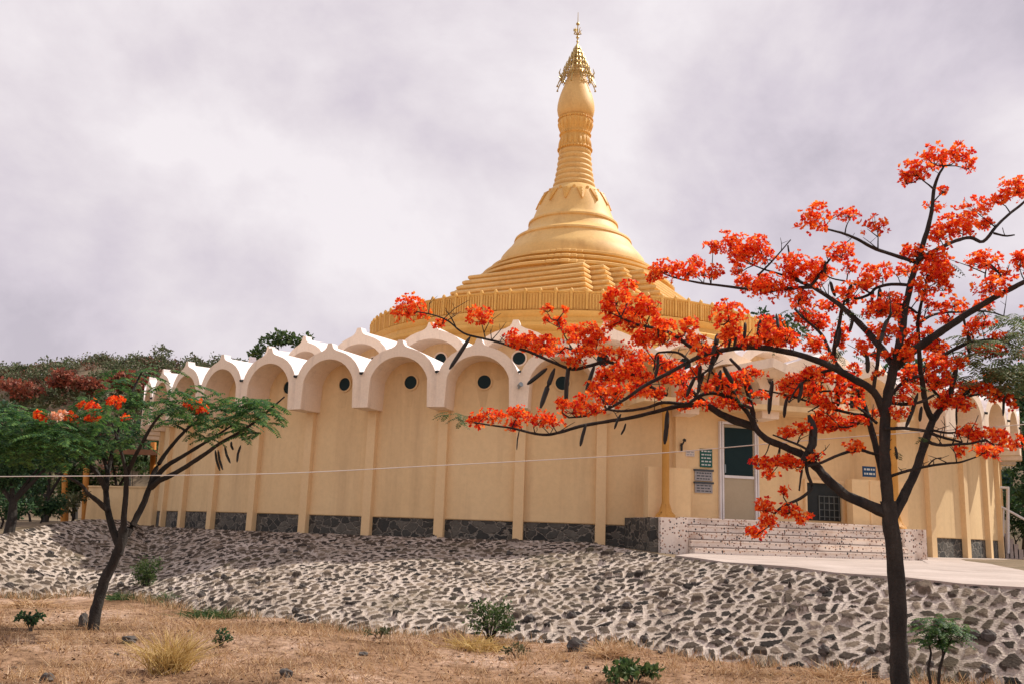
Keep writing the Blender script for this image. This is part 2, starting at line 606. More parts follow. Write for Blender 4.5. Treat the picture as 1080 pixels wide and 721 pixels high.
def grid_mesh(name, G, mat, smooth=True):
    a, b_ = G.shape[:2]
    me = bpy.data.meshes.new(name)
    idx = np.arange(a * b_).reshape(a, b_)
    q = np.stack([idx[:-1, :-1], idx[1:, :-1], idx[1:, 1:], idx[:-1, 1:]], -1).reshape(-1, 4)
    me.vertices.add(a * b_)
    me.vertices.foreach_set('co', G.reshape(-1))
    me.loops.add(q.size)
    me.loops.foreach_set('vertex_index', q.reshape(-1).astype(np.int32))
    me.polygons.add(len(q))
    me.polygons.foreach_set('loop_start', np.arange(0, q.size, 4, dtype=np.int32))
    if smooth:
        me.polygons.foreach_set('use_smooth', np.ones(len(q), bool))
    me.update(calc_edges=True)
    me.materials.append(mat)
    o = bpy.data.objects.new(name, me)
    COL.objects.link(o)
    return o


bank = grid_mesh('embankment', G, M['bank'])
for nm, arr in (('edge', ed), ('tone', tn)):
    bank.data.attributes.new(nm, 'FLOAT', 'POINT').data.foreach_set('value', arr.reshape(-1).astype(np.float32))
tag(bank, kind='structure')

# field: one sheet to the horizon, finely stepped near the camera
gx = np.concatenate([[-900, -300, -120, -60, -35], np.linspace(-22, 22, 180), [35, 60, 120, 300, 900]])
gy = np.concatenate([[-300, -60, -15, 0, 4], np.linspace(7, 19, 70), [24, 35, 60, 120, 300, 1500]])
GX, GY = np.meshgrid(gx, gy, indexing='ij')
GZ = np.zeros_like(GX)


def field_z(x, y):
    return .10 * mnoise.noise((x * .55, y * .55, 3.0)) * min(1, abs(y) / 8) + .035 * mnoise.noise((x * 2.2, y * 2.2, 5.0)) - .015


for i in range(GX.shape[0]):
    for j in range(GX.shape[1]):
        if abs(GX[i, j]) < 30 and 4 <= GY[i, j] < 22:
            GZ[i, j] = field_z(GX[i, j], GY[i, j])
        else:
            GZ[i, j] = -.05
# the mound left of the middle
GZ += .16 * np.exp(-(((GX + 4.2) / 1.6) ** 2 + ((GY - 12.6) / .8) ** 2))
ground = grid_mesh('ground', np.stack([GX, GY, GZ], -1), M['field'])
tag(ground, kind='structure')


def gz(x, y):
    return field_z(x, y) + .16 * math.exp(-(((x + 4.2) / 1.6) ** 2 + ((y - 12.6) / .8) ** 2))


# level terrace behind the crest
tb = MB()
Cs = [C_[i] - [0, 0, .02] for i in range(0, len(C_), 6)]
far = []
for p in Cs:
    dv = np.array([p[0], p[1] - 5])
    dv = dv / np.linalg.norm(dv)
    far.append(np.array([p[0] + dv[0] * 260, p[1] + dv[1] * 260, 1.25]))
mid_ = []
for p, q in zip(Cs, far):
    mm = p + (q - p) * .05
    mm[2] = 1.27
    mid_.append(mm)
n_ = len(Cs)
tb.add(Cs + mid_ + far, [(i, i + 1, n_ + i + 1, n_ + i) for i in range(n_ - 1)] + [(n_ + i, n_ + i + 1, 2 * n_ + i + 1, 2 * n_ + i) for i in range(n_ - 1)])
terr = tb.build('terrain', surface('terrace_earth', (.13, .10, .055), (.26, .185, .115), 1.2, 1.0, .5, 14, fine=.3))
tag(terr, kind='structure')

# pale concrete path in front of the steps
PTH = 18.2                                    # bearing of the entrance
pn = np.array([math.sin(math.radians(PTH)), -math.cos(math.radians(PTH)), 0])
pt = np.array([math.cos(math.radians(PTH)), math.sin(math.radians(PTH)), 0])
PC = np.array([0, D, 0])


def porch(s, r, z):
    """s metres along the entrance front, r metres out from the axis, z world height"""
    return PC + pn * r + pt * s + np.array([0, 0, z])


pb = MB()
path_rows = [(712, 587, 18.6), (735, 590.5, 17.8), (765, 593.5, 17.2), (800, 596.5, 16.4), (840, 600.5, 15.8), (880, 604.5, 15.2), (915, 608, 14.75), (950, 611, 14.3), (1015, 616.5, 13.6),
             (1080, 621.5, 13), (1190, 632, 12.2), (1300, 644, 11.6), (1700, 690, 10.2)]
outer = [at(x, y, Y) + [0, 0, .035 + .015 * math.sin(i * 2.1)] for i, (x, y, Y) in enumerate(path_rows)]
inner_s = np.linspace(-2.7, 3.6, 8)
inner = [porch(s, 17.0, 1.235) for s in inner_s] + [wall_pt(36, 15.6, 1.285), wall_pt(50, 15.6, 1.285), on_z(1085, 588.5, 1.28), on_z(1230, 597, 1.2), on_z(1700, 640, .8)]
no = len(outer)
lows = [p - [0, 0, .25] for p in outer]
mids = [o_ * .5 + i_ * .5 for o_, i_ in zip(outer, inner)]
pb.add(lows + outer + mids + inner, [(k * no + i, k * no + i + 1, (k + 1) * no + i + 1, (k + 1) * no + i) for k in range(3) for i in range(no - 1)])
path = pb.build('path', M['concrete'])
tag(path, kind='structure')

# ------------------------------------------------------------------ the pagoda
pag = empty('pagoda', (0, D, BASE), 'round cream pagoda with scalloped white arches and a golden ringed spire', 'pagoda')


def part(mb, name, mats, parent=None, smooth=False):
    return mb.build(name, mats, parent or pag, smooth)


def inst(src, name_parent, rz):
    o = src.copy()
    COL.objects.link(o)
    o.parent = name_parent
    o.rotation_euler = (0, 0, rz)
    return o


RW = 15.5
RF = 16.27
STEP = math.radians(7.2)
# cylinder wall with its plain panels
w = MB()
w.lathe([(RW - .02, .40), (RW, .42), (RW, 2.0), (RW, 4.02), (RW - .3, 4.02)], 200)
part(w, 'wall', M['wall'], smooth=True)
w = MB()
w.lathe([(RW - .02, -.7), (RW - .03, .44)], 200)
part(w, 'footing', M['rubble'], smooth=True)


def arch_mesh(half, inner, zbot, zspring, zapex, zvalley, tip, rf, rw, rin):
    """one bay of scalloped canopy: pier halves, arched soffit, ogee gable, vaulted roof behind, wall under the arch"""
    mb = MB()
    out = [(1.0, zvalley), (.955, zvalley + .06), (.90, zvalley + .19), (.80, zvalley + .345), (.66, zvalley + .48), (.50, zvalley + .575),
           (.34, zvalley + .635), (.22, zvalley + .672), (.14, zvalley + .715), (.095, zvalley + .77), (.075, zvalley + .83), (.06, tip), (0, tip + .004)]
    sc = (tip - zvalley) / .87
    out = [(s * half, zvalley + (z - zvalley) * (sc if z < tip else 1)) for s, z in out]
    out = [(half, zbot)] + out
    arc = [(inner, zbot), (inner, zspring)] + [(inner * math.cos(a), zspring + (zapex - zspring) * math.sin(a))
                                                for a in np.linspace(0, math.pi / 2, 10)[1:]]
    outer_p = out + [(-s, z) for s, z in out[-2::-1]]
    inner_p = arc + [(-s, z) for s, z in arc[-2::-1]]

    def P(s, z, r):
        a = s / rf
        return (r * math.sin(a), -r * math.cos(a), z)
    # front face strip between the two outlines (equal parameter along both)

    def samp(path, n):
        d = [0]
        for a, b2 in zip(path[:-1], path[1:]):
            d.append(d[-1] + math.hypot(a[0] - b2[0], a[1] - b2[1]))
        t = np.linspace(0, d[-1], n)
        return [(float(np.interp(q, d, [p[0] for p in path])), float(np.interp(q, d, [p[1] for p in path]))) for q in t]
    # keep corners: use the vertices of outer_p, match inner by angle
    n = len(outer_p)
    di = [0]
    for a, b2 in zip(inner_p[:-1], inner_p[1:]):
        di.append(di[-1] + math.hypot(a[0] - b2[0], a[1] - b2[1]))
    mi_ = []
    cz = zspring - .15
    wrap = lambda a: a + 2 * math.pi if a < -math.pi / 2 else a
    angs_in = [wrap(math.atan2(z - cz, s)) for s, z in inner_p]
    for k, (s, z) in enumerate(outer_p):
        if k == 0:
            mi_.append(inner_p[0])
        elif k == n - 1:
            mi_.append(inner_p[-1])
        else:
            a = wrap(math.atan2(z - cz, s))
            sI = float(np.interp(a, angs_in, [p[0] for p in inner_p]))
            zI = float(np.interp(a, angs_in, [p[1] for p in inner_p]))
            mi_.append((sI, zI))
    vo_ = [P(s, z, rf) for s, z in outer_p]
    vi_ = [P(s, z, rf) for s, z in mi_]
    mb.add(vo_ + vi_, [(i, i + 1, n + i + 1, n + i) for i in range(n - 1)], 0)
    # soffit
    k = len(mi_)
    mb.add([P(s, z, rf) for s, z in mi_] + [P(s, z, rw) for s, z in mi_], [(i, i + 1, k + i + 1, k + i) for i in range(k - 1)], 0)
    # pier undersides
    for sg in (1, -1):
        mb.add([P(sg * half, zbot, rf), P(sg * inner, zbot, rf), P(sg * inner, zbot, rw), P(sg * half, zbot, rw)],
               [(0, 1, 2, 3) if sg > 0 else (3, 2, 1, 0)], 0)
    # roof
    top = outer_p[1:-1]
    low = [(s, min(z, tip - .10)) for s, z in top]
    rings = [(top, rf), (top, rf - .22), (low, rf - .24), (low, rf - 1.6), (low, rin)]
    kk = len(top)
    vs = []
    for lst, r in rings:
        vs += [P(s, z, r) for s, z in lst]
    mb.add(vs, [(q * kk + i, (q + 1) * kk + i, (q + 1) * kk + i + 1, q * kk + i + 1) for q in range(len(rings) - 1) for i in range(kk - 1)], 1)
    # wall under the arch
    fan = [P(s, z, rw) for s, z in inner_p if z > zspring - .01]
    mb.add([P(0, zspring - .4, rw)] + [P(inner, zspring - .4, rw)] + fan + [P(-inner, zspring - .4, rw)],
           [(0, i, i + 1) for i in range(1, len(fan) + 2)], 2)
    return mb


half1 = RF * STEP / 2
am = arch_mesh(half1, .80, 3.05, 3.56, 4.31, 3.86, 4.72, RF, RW, 12.1)
arch0 = part(am, 'arch', [M['canopy'], M['roof'], M['wall']])
# round window: recessed disc with a thin raised ring
wm = MB()
fr = MB()


def disc(mb, r0, r1, yc, zc, n=28, depth=0.0, mi=0):
    vs = []
    for r, yy in ((r0, yc), (r1, yc), (r1, yc + depth)):
        vs += [(r * math.cos(2 * math.pi * k / n), yy, zc + r * math.sin(2 * math.pi * k / n)) for k in range(n)]
    fs = []
    for q in range(2):
        for k in range(n):
            k2 = (k + 1) % n
            fs.append((q * n + k, q * n + k2, (q + 1) * n + k2, (q + 1) * n + k))
    mb.add(vs, fs, mi)


def window_pair(rw, zc, rad):
    g, f_ = MB(), MB()
    n = 28
    g.add([(0, -rw - .006, zc)] + [(rad * math.cos(2 * math.pi * k / n), -rw - .006, zc + rad * math.sin(2 * math.pi * k / n)) for k in range(n)],
          [(0, 1 + k, 1 + (k + 1) % n) for k in range(n)])
    disc(f_, rad * .98, rad * 1.22, -rw - .03, zc, n, .03)
    disc(f_, rad * .98, rad * .98, -rw - .03, zc, n, .03)
    return g, f_


g, f_ = window_pair(RW, 3.78, .175)
win0 = part(g, 'round_window', M['teal_glass'])
wf0 = f_.build('frame', M['wall'], win0)
# pilaster and rain spout on the bay lines
pm = MB()
z0_, z1_ = -.45, 3.06
pm.box((0, -RW - .055, (z0_ + z1_) / 2), (.24, .15, z1_ - z0_))
pil0 = part(pm, 'pilaster', M['pilaster'])
sp = MB()
sp.tube([(0, -RF + .08, 3.93), (0, -RF - .07, 3.90)], .035, 8)
spout0 = part(sp, 'rain_spout', M['dark'])

th0 = math.radians(-4.23)
edges1 = [th0 - i * STEP for i in range(-22, 28)]
first = True
for i, e_ in enumerate(edges1):
    c_ = e_ + STEP / 2
    if first:
        arch0.rotation_euler = (0, 0, c_)
    else:
        inst(arch0, pag, c_)
    deg = math.degrees(c_)
    in_porch = 9 < deg < 28
    if abs(deg) < 90 and not in_porch:
        if win0.rotation_euler.z == 0:
            win0.rotation_euler = (0, 0, c_)
        else:
            wi = inst(win0, pag, c_)
            w2 = wf0.copy()
            COL.objects.link(w2)
            w2.parent = wi
    dege = math.degrees(e_)
    if abs(dege) < 95:
        if pil0.rotation_euler.z == 0:
            pil0.rotation_euler = (0, 0, e_)
            spout0.rotation_euler = (0, 0, e_)
        else:
            if not (11 < dege < 26):
                inst(pil0, pag, e_)
            inst(spout0, pag, e_)
    first = False

# second tier
RF2, RW2 = 12.9, 12.15
STEP2 = math.radians(11.25)
w = MB()
w.lathe([(RW2, 3.6), (RW2, 5.0)], 160)
part(w, 'upper_wall', M['wall'], smooth=True)
half2 = RF2 * STEP2 / 2
am = arch_mesh(half2, .99, 4.1, 4.74, 5.47, 4.90, 5.95, RF2, RW2, 7.9)
up0 = part(am, 'upper_arch', [M['canopy'], M['roof'], M['wall']])
g, f_ = window_pair(RW2, 5.0, .19)
uw0 = part(g, 'upper_window', M['teal_glass'])
uf0 = f_.build('frame', M['canopy'], uw0)
tc2 = math.radians(-6.85)
for k in range(32):
    a = tc2 + k * STEP2
    if k == 0:
        up0.rotation_euler = (0, 0, a)
        uw0.rotation_euler = (0, 0, a)
    else:
        inst(up0, pag, a)
        dg = (math.degrees(a) + 180) % 360 - 180
        if abs(dg) < 90:
            wi = inst(uw0, pag, a)
            w2 = uf0.copy()
            COL.objects.link(w2)
            w2.parent = wi

# drum with its ribbed parapet
dm = MB()
L = ZL
dm.lathe([(8.15, 5.2), (8.15, 6.2 + L), (8.2, 6.45 + L), (8.35, 6.50 + L), (8.44, 6.60 + L), (8.44, 6.70 + L), (8.30, 6.78 + L),
          (8.25, 6.93 + L), (8.33, 7.02 + L), (8.36, 7.12 + L), (8.25, 7.16 + L), (7.0, 7.19 + L), (4, 7.6 + L)], 160)
part(dm, 'drum', M['gold_deep'], smooth=True)
bm_ = MB()
bm_.lathe([(8.21, 7.17 + L), (8.21, 7.74 + L), (8.24, 7.77 + L), (8.24, 7.81 + L), (8.08, 7.81 + L), (8.08, 7.17 + L)], 200)
for k in range(100):
    a = 2 * math.pi * k / 100
    ca, sa = math.sin(a), -math.cos(a)
    bm_.tube([(8.24 * ca, 8.24 * sa, z + L) for z in (7.18, 7.74, 7.80, 7.86, 7.91)], [.052, .052, .07, .06, .015], 8)
    for q in (.2, .4, .6, .8):
        a2 = a + q * 2 * math.pi / 100
        bm_.box((8.225 * math.sin(a2), -8.225 * math.cos(a2), 7.45 + L), (.045, .05, .53), a2)
part(bm_, 'parapet', M['gold_deep'])


def redent(a, d):
    """square with stepped corners; one stepped corner faces the camera"""
    q = [(a, a - 3 * d), (a - d, a - 3 * d), (a - d, a - 2 * d), (a - 2 * d, a - 2 * d), (a - 2 * d, a - d), (a - 3 * d, a - d), (a - 3 * d, a)]
    pts = []
    for k in range(4):
        c_, s_ = math.cos(k * math.pi / 2), math.sin(k * math.pi / 2)
        pts += [(x * c_ - y * s_, x * s_ + y * c_) for x, y in q]
    return pts


def redent_loft(prof, rot, dfac=.095, ratio=1.2):
    mb = MB()
    vs, fs = [], []
    n = 28
    for rad, z in prof:
        a = rad / ratio
        for x, y in redent(a, a * dfac):
            c_, s_ = math.cos(rot), math.sin(rot)
            vs.append((x * c_ - y * s_, x * s_ + y * c_, z))
    for i in range(len(prof) - 1):
        for k in range(n):
            fs.append((i * n + k, i * n + (k + 1) % n, (i + 1) * n + (k + 1) % n, (i + 1) * n + k))
    mb.add(vs, fs)
    return mb


ROT = math.radians(-116)
prof = []
r_, z_ = 6.35, 8.0
for k in range(7):
    h = .257
    prof += [(r_ - .05, z_ + L), (r_ - .05, z_ + h * .35 + L), (r_ + .02, z_ + h * .5 + L), (r_ + .02, z_ + h * .8 + L), (r_ - .06, z_ + h + L)]
    r_ -= .245
    z_ += h
prof.append((r_ - .3, z_ + L))
t1_top = z_
part(redent_loft(prof, ROT, .135, 1.16), 'lower_terraces', M['gold'])
prof = []
r_, z_ = 4.42, t1_top - .02
for k, (h, run) in enumerate(((.34, .34), (.32, .34), (.30, .34))):
    prof += [(r_ - .14, z_ + L), (r_ - .14, z_ + h * .42 + L), (r_ + .02, z_ + h * .56 + L), (r_ + .02, z_ + h * .84 + L), (r_ - .10, z_ + h + L)]
    r_ -= run
    z_ += h
prof.append((r_ - .4, z_ + .02 + L))
ub = MB()
vs, fs = [], []
ncirc = 360
for rad, z in prof:
    for k in range(ncirc):
        dg = (k + 4 + 45) % 90 - 45          # degrees from the nearest ribbed quarter
        stp = .055 - .018 * int(abs(dg) / 4.0) if abs(dg) < 12 else 0.0
        if abs(dg) < 12 and abs(dg) % 4.0 >= 3:
            stp -= .03
        a = math.radians(k)
        r = (rad - .28) * (1 + stp * .55)
        vs.append((r * math.sin(a), -r * math.cos(a), z))
for i in range(len(prof) - 1):
    for k in range(ncirc):
        fs.append((i * ncirc + k, i * ncirc + (k + 1) % ncirc, (i + 1) * ncirc + (k + 1) % ncirc, (i + 1) * ncirc + k))
ub.add(vs, fs)
part(ub, 'upper_terraces', M['gold'])
# bell
bp = [(3.12, 10.6), (3.12, 10.78), (3.09, 10.95), (3.03, 11.18), (2.86, 11.40), (2.68, 11.60), (2.54, 11.80), (2.46, 11.93), (2.50, 11.97), (2.48, 12.05), (2.36, 12.12),
      (2.14, 12.24), (2.00, 12.40), (1.92, 12.58), (1.87, 12.70), (1.92, 12.74), (1.91, 12.82), (1.82, 12.87), (1.73, 13.02), (1.63, 13.28), (1.54, 13.55),
      (1.44, 13.80), (1.33, 14.02), (1.20, 14.20), (1.04, 14.36), (.93, 14.44)]
b_ = MB()
b_.lathe([(r, z + L) for r, z in bp], 96)
bell = part(b_, 'bell', M['gold'], smooth=True)
# hanging leaf ornaments round the bell's shoulder
orn = MB()
prof_r = lambda z: float(np.interp(z, [q[1] for q in bp], [q[0] for q in bp]))
for k in range(14):
    a0 = 2 * math.pi * (k + .5) / 14
    rows = 7
    vs = []
    for i in range(rows + 1):
        z = 14.10 - .60 * i / rows
        hw = (.185 * (1 - (i / rows)) ** .9 + .004)
        for s in (-1, 0, 1):
            r = prof_r(z) + (.085 if s == 0 else .06)
            a = a0 + s * hw / 1.35
            vs.append((r * math.sin(a), -r * math.cos(a), z + L))
    for i in range(rows + 1):
        z = 14.10 - .60 * i / rows
        hw = (.185 * (1 - (i / rows)) ** .9 + .004)
        for s in (-1, 0, 1):
            r = prof_r(z) - .02
            a = a0 + s * hw / 1.35
            vs.append((r * math.sin(a), -r * math.cos(a), z + L))
    o_ = 3 * (rows + 1)
    fs = []
    for i in range(rows):
        for s in range(2):
            fs.append((i * 3 + s, (i + 1) * 3 + s, (i + 1) * 3 + s + 1, i * 3 + s + 1))
        fs.append((i * 3, o_ + i * 3, o_ + (i + 1) * 3, (i + 1) * 3))
        fs.append((i * 3 + 2, (i + 1) * 3 + 2, o_ + (i + 1) * 3 + 2, o_ + i * 3 + 2))
    fs.append((0, 1, o_ + 1, o_))
    fs.append((1, 2, o_ + 2, o_ + 1))
    orn.add(vs, fs)
    for rr, zz in ((.05, 14.02), (.04, 13.86), (.03, 13.73)):
        r = prof_r(zz) + .05
        c = (r * math.sin(a0), -r * math.cos(a0))
        orn.tube([(c[0] * .96, c[1] * .96, zz + L), (c[0] * 1.02, c[1] * 1.02, zz + L)], rr, 8)
    a1 = a0 + math.pi / 14
    r = prof_r(14.12) + .03
    orn.tube([(r * math.sin(a1) * .97, -r * math.cos(a1) * .97, 14.12 + L), (r * math.sin(a1) * 1.02, -r * math.cos(a1) * 1.02, 14.12 + L)], .07, 8)
part(orn, 'leaf_ornament', M['gold_deep'], bell)
# ringed spire
sp_ = [(.95, 14.42)]
z = 14.44
for k, rr in enumerate((.90, .85, .81, .77, .745, .72, .70)):
    h = .25
    sp_ += [(rr - .05, z), (rr - .035, z + .05), (rr, z + .10), (rr + .012, z + .16), (rr - .01, z + .215), (rr - .05, z + h - .005)]
    z += h
sp_ += [(.66, z)]
b_ = MB()
b_.lathe([(r, q + L) for r, q in sp_], 72)
part(b_, 'ringed_spire', M['gold'], smooth=True)
ztop = z
# lotus bands
lot = MB()
lot.lathe([(r, q + L) for r, q in [(.66, ztop - .02), (.69, ztop + .02), (.70, ztop + .10), (.68, ztop + .14), (.66, 16.5), (.62, 16.85), (.66, 16.9), (.66, 16.97), (.62, 17.0),
                                   (.70, 17.3), (.74, 17.55), (.70, 17.62), (.68, 17.72), (.6, 17.74)]], 64)
for (za, zb_, ra, rb, n_) in ((16.30, 16.82, .665, .60, 20), (17.52, 17.05, .735, .60, 20)):
    for k in range(n_):
        a = 2 * math.pi * k / n_
        pts, rad = [], []
        for t_, w_ in ((0, .02), (.15, .075), (.45, .085), (.8, .065), (1, .02)):
            r = ra + (rb - ra) * t_
            pts.append((r * math.sin(a), -r * math.cos(a), za + (zb_ - za) * t_ + L))
            rad.append(w_)
        lot.tube(pts, rad, 7)
for (zz, rr, n_, sz_) in ((16.24, .73, 36, .05), (16.93, .67, 36, .04), (17.62, .745, 40, .048)):
    for k in range(n_):
        a = 2 * math.pi * k / n_
        lot.tube([(rr * math.sin(a), -rr * math.cos(a), zz - sz_ + L), (rr * math.sin(a), -rr * math.cos(a), zz + L), (rr * math.sin(a), -rr * math.cos(a), zz + sz_ + L)],
                 [sz_ * .4, sz_, sz_ * .4], 6)
part(lot, 'lotus_band', M['gold_deep'], smooth=True)
# banana bud
b_ = MB()
b_.lathe([(r, q + L) for r, q in [(.62, 17.70), (.72, 17.76), (.79, 17.92), (.82, 18.12), (.81, 18.32), (.77, 18.55), (.70, 18.82), (.62, 19.05), (.53, 19.28), (.44, 19.52),
                                  (.38, 19.75), (.30, 19.95), (.16, 20.3), (.02, 20.5)]], 56)
part(b_, 'bud', M['gold'], smooth=True)
# crown of tiered filigree
cr = MB()
tiers = [(.66, 19.62), (.56, 19.92), (.46, 20.20), (.35, 20.46), (.25, 20.70), (.16, 20.92)]
for rr, zz in tiers:
    n_ = max(8, int(rr * 44))
    ring = [(rr * math.sin(2 * math.pi * k / 28), -rr * math.cos(2 * math.pi * k / 28), zz + L) for k in range(29)]
    cr.tube(ring, .028, 5)
    cr.tube([(x * .93, y * .93, z + .10) for x, y, z in ring], .016, 5)
    for k in range(n_):
        a = 2 * math.pi * k / n_
        x, y = math.sin(a), -math.cos(a)
        cr.tube([(rr * x, rr * y, zz + L), (rr * 1.06 * x, rr * 1.06 * y, zz + .10 + L), (rr * .98 * x, rr * .98 * y, zz + .22 + L)], [.035, .03, .004], 5)
        cr.tube([(rr * x, rr * y, zz + L), (rr * 1.05 * x, rr * 1.05 * y, zz - .13 + L)], [.014, .022], 5)
for k in range(16):
    a = 2 * math.pi * k / 16
    x, y = math.sin(a), -math.cos(a)
    cr.tube([(.66 * x, .66 * y, 19.62 + L), (.36 * x, .36 * y, 20.46 + L), (.05 * x, .05 * y, 21.25 + L)], .022, 5)
for k in range(12):
    a = 2 * math.pi * (k + .5) / 12
    x, y = math.sin(a), -math.cos(a)
    cr.tube([(.68 * x, .68 * y, 19.6 + L), (.80 * x, .80 * y, 19.35 + L), (.84 * x, .84 * y, 19.22 + L)], [.025, .03, .02], 5)
    cr.tube([(.86 * x, .86 * y, 19.22 + L), (.87 * x, .87 * y, 19.12 + L)], [.02, .05], 6)
    cr.tube([(.72 * x, .72 * y, 19.62 + L), (.80 * x, .80 * y, 19.80 + L), (.74 * x, .74 * y, 20.0 + L)], [.03, .03, .01], 5)
crown = part(cr, 'crown', M['gilt'])
cf = MB()
cf.tube([(0, 0, z + L) for z in (20.3, 20.9, 21.2, 21.35, 21.7, 22.2, 22.35, 22.85)], [.20, .12, .06, .035, .028, .025, .02, .012], 8)
for zz, rr in ((21.42, .06), (21.62, .075), (22.28, .085)):
    cf.lathe([(.01, zz - rr + L), (rr * .8, zz - rr * .5 + L), (rr, zz + L), (rr * .8, zz + rr * .5 + L), (.01, zz + rr + L)], 12)
for k in range(5):
    a = k * 1.256
    cf.tube([(.03 * math.sin(a), .03 * math.cos(a), 21.75 + L), (.16 * math.sin(a), .16 * math.cos(a), 21.82 + L), (.12 * math.sin(a), .12 * math.cos(a), 21.95 + L), (.2 * math.sin(a), .2 * math.cos(a), 22.02 + L)],
            [.02, .035, .02, .012], 5)
cf.box((-.09, 0, 21.98 + L), (.2, .02, .12))
part(cf, 'finial', M['gilt'], crown)

# ---- entrance: local frame turned to the entrance bearing
PR = math.radians(PTH)


def pl(s, r, z):
    """entrance frame -> pagoda local; z relative to the camera height"""
    return (pn[0] * r + pt[0] * s, pn[1] * r + pt[1] * s, z + L)


def pbox(mb, s0, s1, r0, r1, z0, z1, mi=0):
    c = pl((s0 + s1) / 2, (r0 + r1) / 2, (z0 + z1) / 2)
    mb.box(c, (s1 - s0, r1 - r0, z1 - z0), PR, mi)


# steps: four broad mosaic treads, cheek blocks
st_ = MB()
nst = 5
z_lo, z_hi = -.40, .43
for k in range(nst):
    zt = z_lo + (z_hi - z_lo) * (k + 1) / nst
    rfr = 17.05 - k * .20
    pbox(st_, -2.62, 3.0 - .02 * k, 15.0, rfr, z_lo - .3 if k == 0 else zt - (z_hi - z_lo) / nst - .02, zt - .035)
    pbox(st_, -2.625, 3.005 - .02 * k, 15.0, rfr + .025, zt - .035, zt)
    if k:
        pbox(st_, -2.628, 3.004 - .02 * k, 15.0, rfr + .012, zt - (z_hi - z_lo) / nst, zt - (z_hi - z_lo) / nst + .022, 1)  # dark strip at the riser foot, standing in for the nosing's shadow line
steps = part(st_, 'steps', [M['mosaic'], M['nosing_shade']])
ck = MB()
pbox(ck, -3.30, -2.63, 15.2, 16.75, -.75, .40)
part(ck, 'cheek_block', M['mosaic'])
ck = MB()
pbox(ck, 3.01, 3.62, 15.2, 16.72, -.75, .36)
part(ck, 'cheek_block', M['mosaic'])
fo = MB()
pbox(fo, -3.50, -3.303, 14.8, 16.62, -.75, .385)
part(fo, 'porch_footing', M['rubble'])
# parapets flanking the landing
hw = MB()
pbox(hw, -3.36, -2.30, 15.9, 16.18, .403, 1.55)
part(hw, 'parapet_wall', M['wall'])
hw = MB()
pbox(hw, 2.02, 3.58, 15.9, 16.15, .433, 1.52)
part(hw, 'parapet_wall', M['wall'])
pi_ = MB()
pbox(pi_, 2.50, 2.56, 16.151, 16.18, .44, 1.50)
part(pi_, 'parapet_rib', M['pilaster'])
# columns with flared feet
for s in (-3.02, 3.06):
    cb = MB()
    c0 = pl(s, 16.38, 0)
    zf = .403 if s < 0 else .363
    cb.lathe([(.02, zf + L), (.23, zf + L), (.22, zf + .04 + L), (.15, zf + .10 + L), (.10, zf + .24 + L), (.085, zf + .36 + L), (.082, 2.9 + L), (.13, 2.98 + L), (.16, 3.02 + L)],
             20, c0[0], c0[1])
    for k in range(8):
        a = k * math.pi / 4
        cb.tube([(c0[0] + .2 * math.sin(a), c0[1] + .2 * math.cos(a), zf + .03 + L), (c0[0] + .12 * math.sin(a), c0[1] + .12 * math.cos(a), zf + .12 + L),
                 (c0[0] + .085 * math.sin(a), c0[1] + .085 * math.cos(a), zf + .30 + L)], [.035, .03, .012], 6)
    part(cb, 'column', M['ochre'], smooth=True)
# flat canopy slab and the pointed prow above it
rf_ = MB()
pbox(rf_, -3.6, 3.6, 15.3, 16.5, 3.025, 3.15)
part(rf_, 'porch_roof', M['wall'])
pr_ = MB()
vs = [pl(-1.5, 15.9, 4.02), pl(.25, 15.9, 4.02), pl(.05, 17.1, 3.92), pl(-.75, 17.3, 4.12)]
vs2 = [tuple(np.array(v_) - [0, 0, .22]) for v_ in vs]
pr_.add(vs + vs2, [(0, 1, 2, 3), (7, 6, 5, 4), (0, 3, 7, 4), (3, 2, 6, 7), (2, 1, 5, 6), (1, 0, 4, 5)])
part(pr_, 'entrance_prow', M['canopy'])
# flat entrance wall set just proud of the round wall
ew = MB()
pbox(ew, -2.35, 2.45, 15.2, 15.47, .43, 3.02)
part(ew, 'entrance_wall', M['wall'])
RE = 15.47


def face_box(parent, name, s0, s1, z0, z1, out0, out1, mat):
    mb = MB()
    pbox(mb, s0, s1, RE + out0, RE + out1, z0, z1)
    return part(mb, name, mat, parent)


dr = face_box(pag, 'door', -1.12, -.26, .445, 2.72, .004, .03, M['door_panel'])
face_box(dr, 'glass', -1.07, -.31, 1.50, 2.66, .031, .04, M['teal_glass'])
face_box(dr, 'door_rail', -1.09, -.285, 1.43, 1.495, .031, .06, M['white_frame'])
fj = MB()
for s0, s1 in ((-1.225, -1.18), (-1.16, -1.115), (-.27, -.225), (-.205, -.17)):
    pbox(fj, s0, s1, RE + .004, RE + .09, .44, 2.80)
pbox(fj, -1.114, -.271, RE + .004, RE + .088, 2.74, 2.80)
part(fj, 'door_frame', M['white_frame'], dr)
face_box(dr, 'handle', -1.105, -1.07, 1.55, 1.75, .061, .10, M['steel'])
wn = face_box(pag, 'window', -.05, .34, 1.02, 2.56, .004, .02, M['teal_glass'])
face_box(wn, 'mullion', -.055, .345, 1.62, 1.67, .021, .035, M['pilaster'])
gr = face_box(pag, 'grille_opening', 1.14, 2.12, .50, 1.42, .004, .015, M['dark'])
gm = MB()
for s in np.linspace(1.50, 2.06, 5):
    pbox(gm, s - .009, s + .009, RE + .04, RE + .06, .52, 1.12)
for z in np.linspace(.60, 1.10, 4):
    pbox(gm, 1.48, 2.08, RE + .062, RE + .078, z - .009, z + .009)
part(gm, 'grille', M['grille'], gr)
gf = MB()
pbox(gf, 1.09, 1.14, RE + .004, RE + .10, .45, 1.50)
pbox(gf, 2.12, 2.19, RE + .004, RE + .10, .45, 1.50)
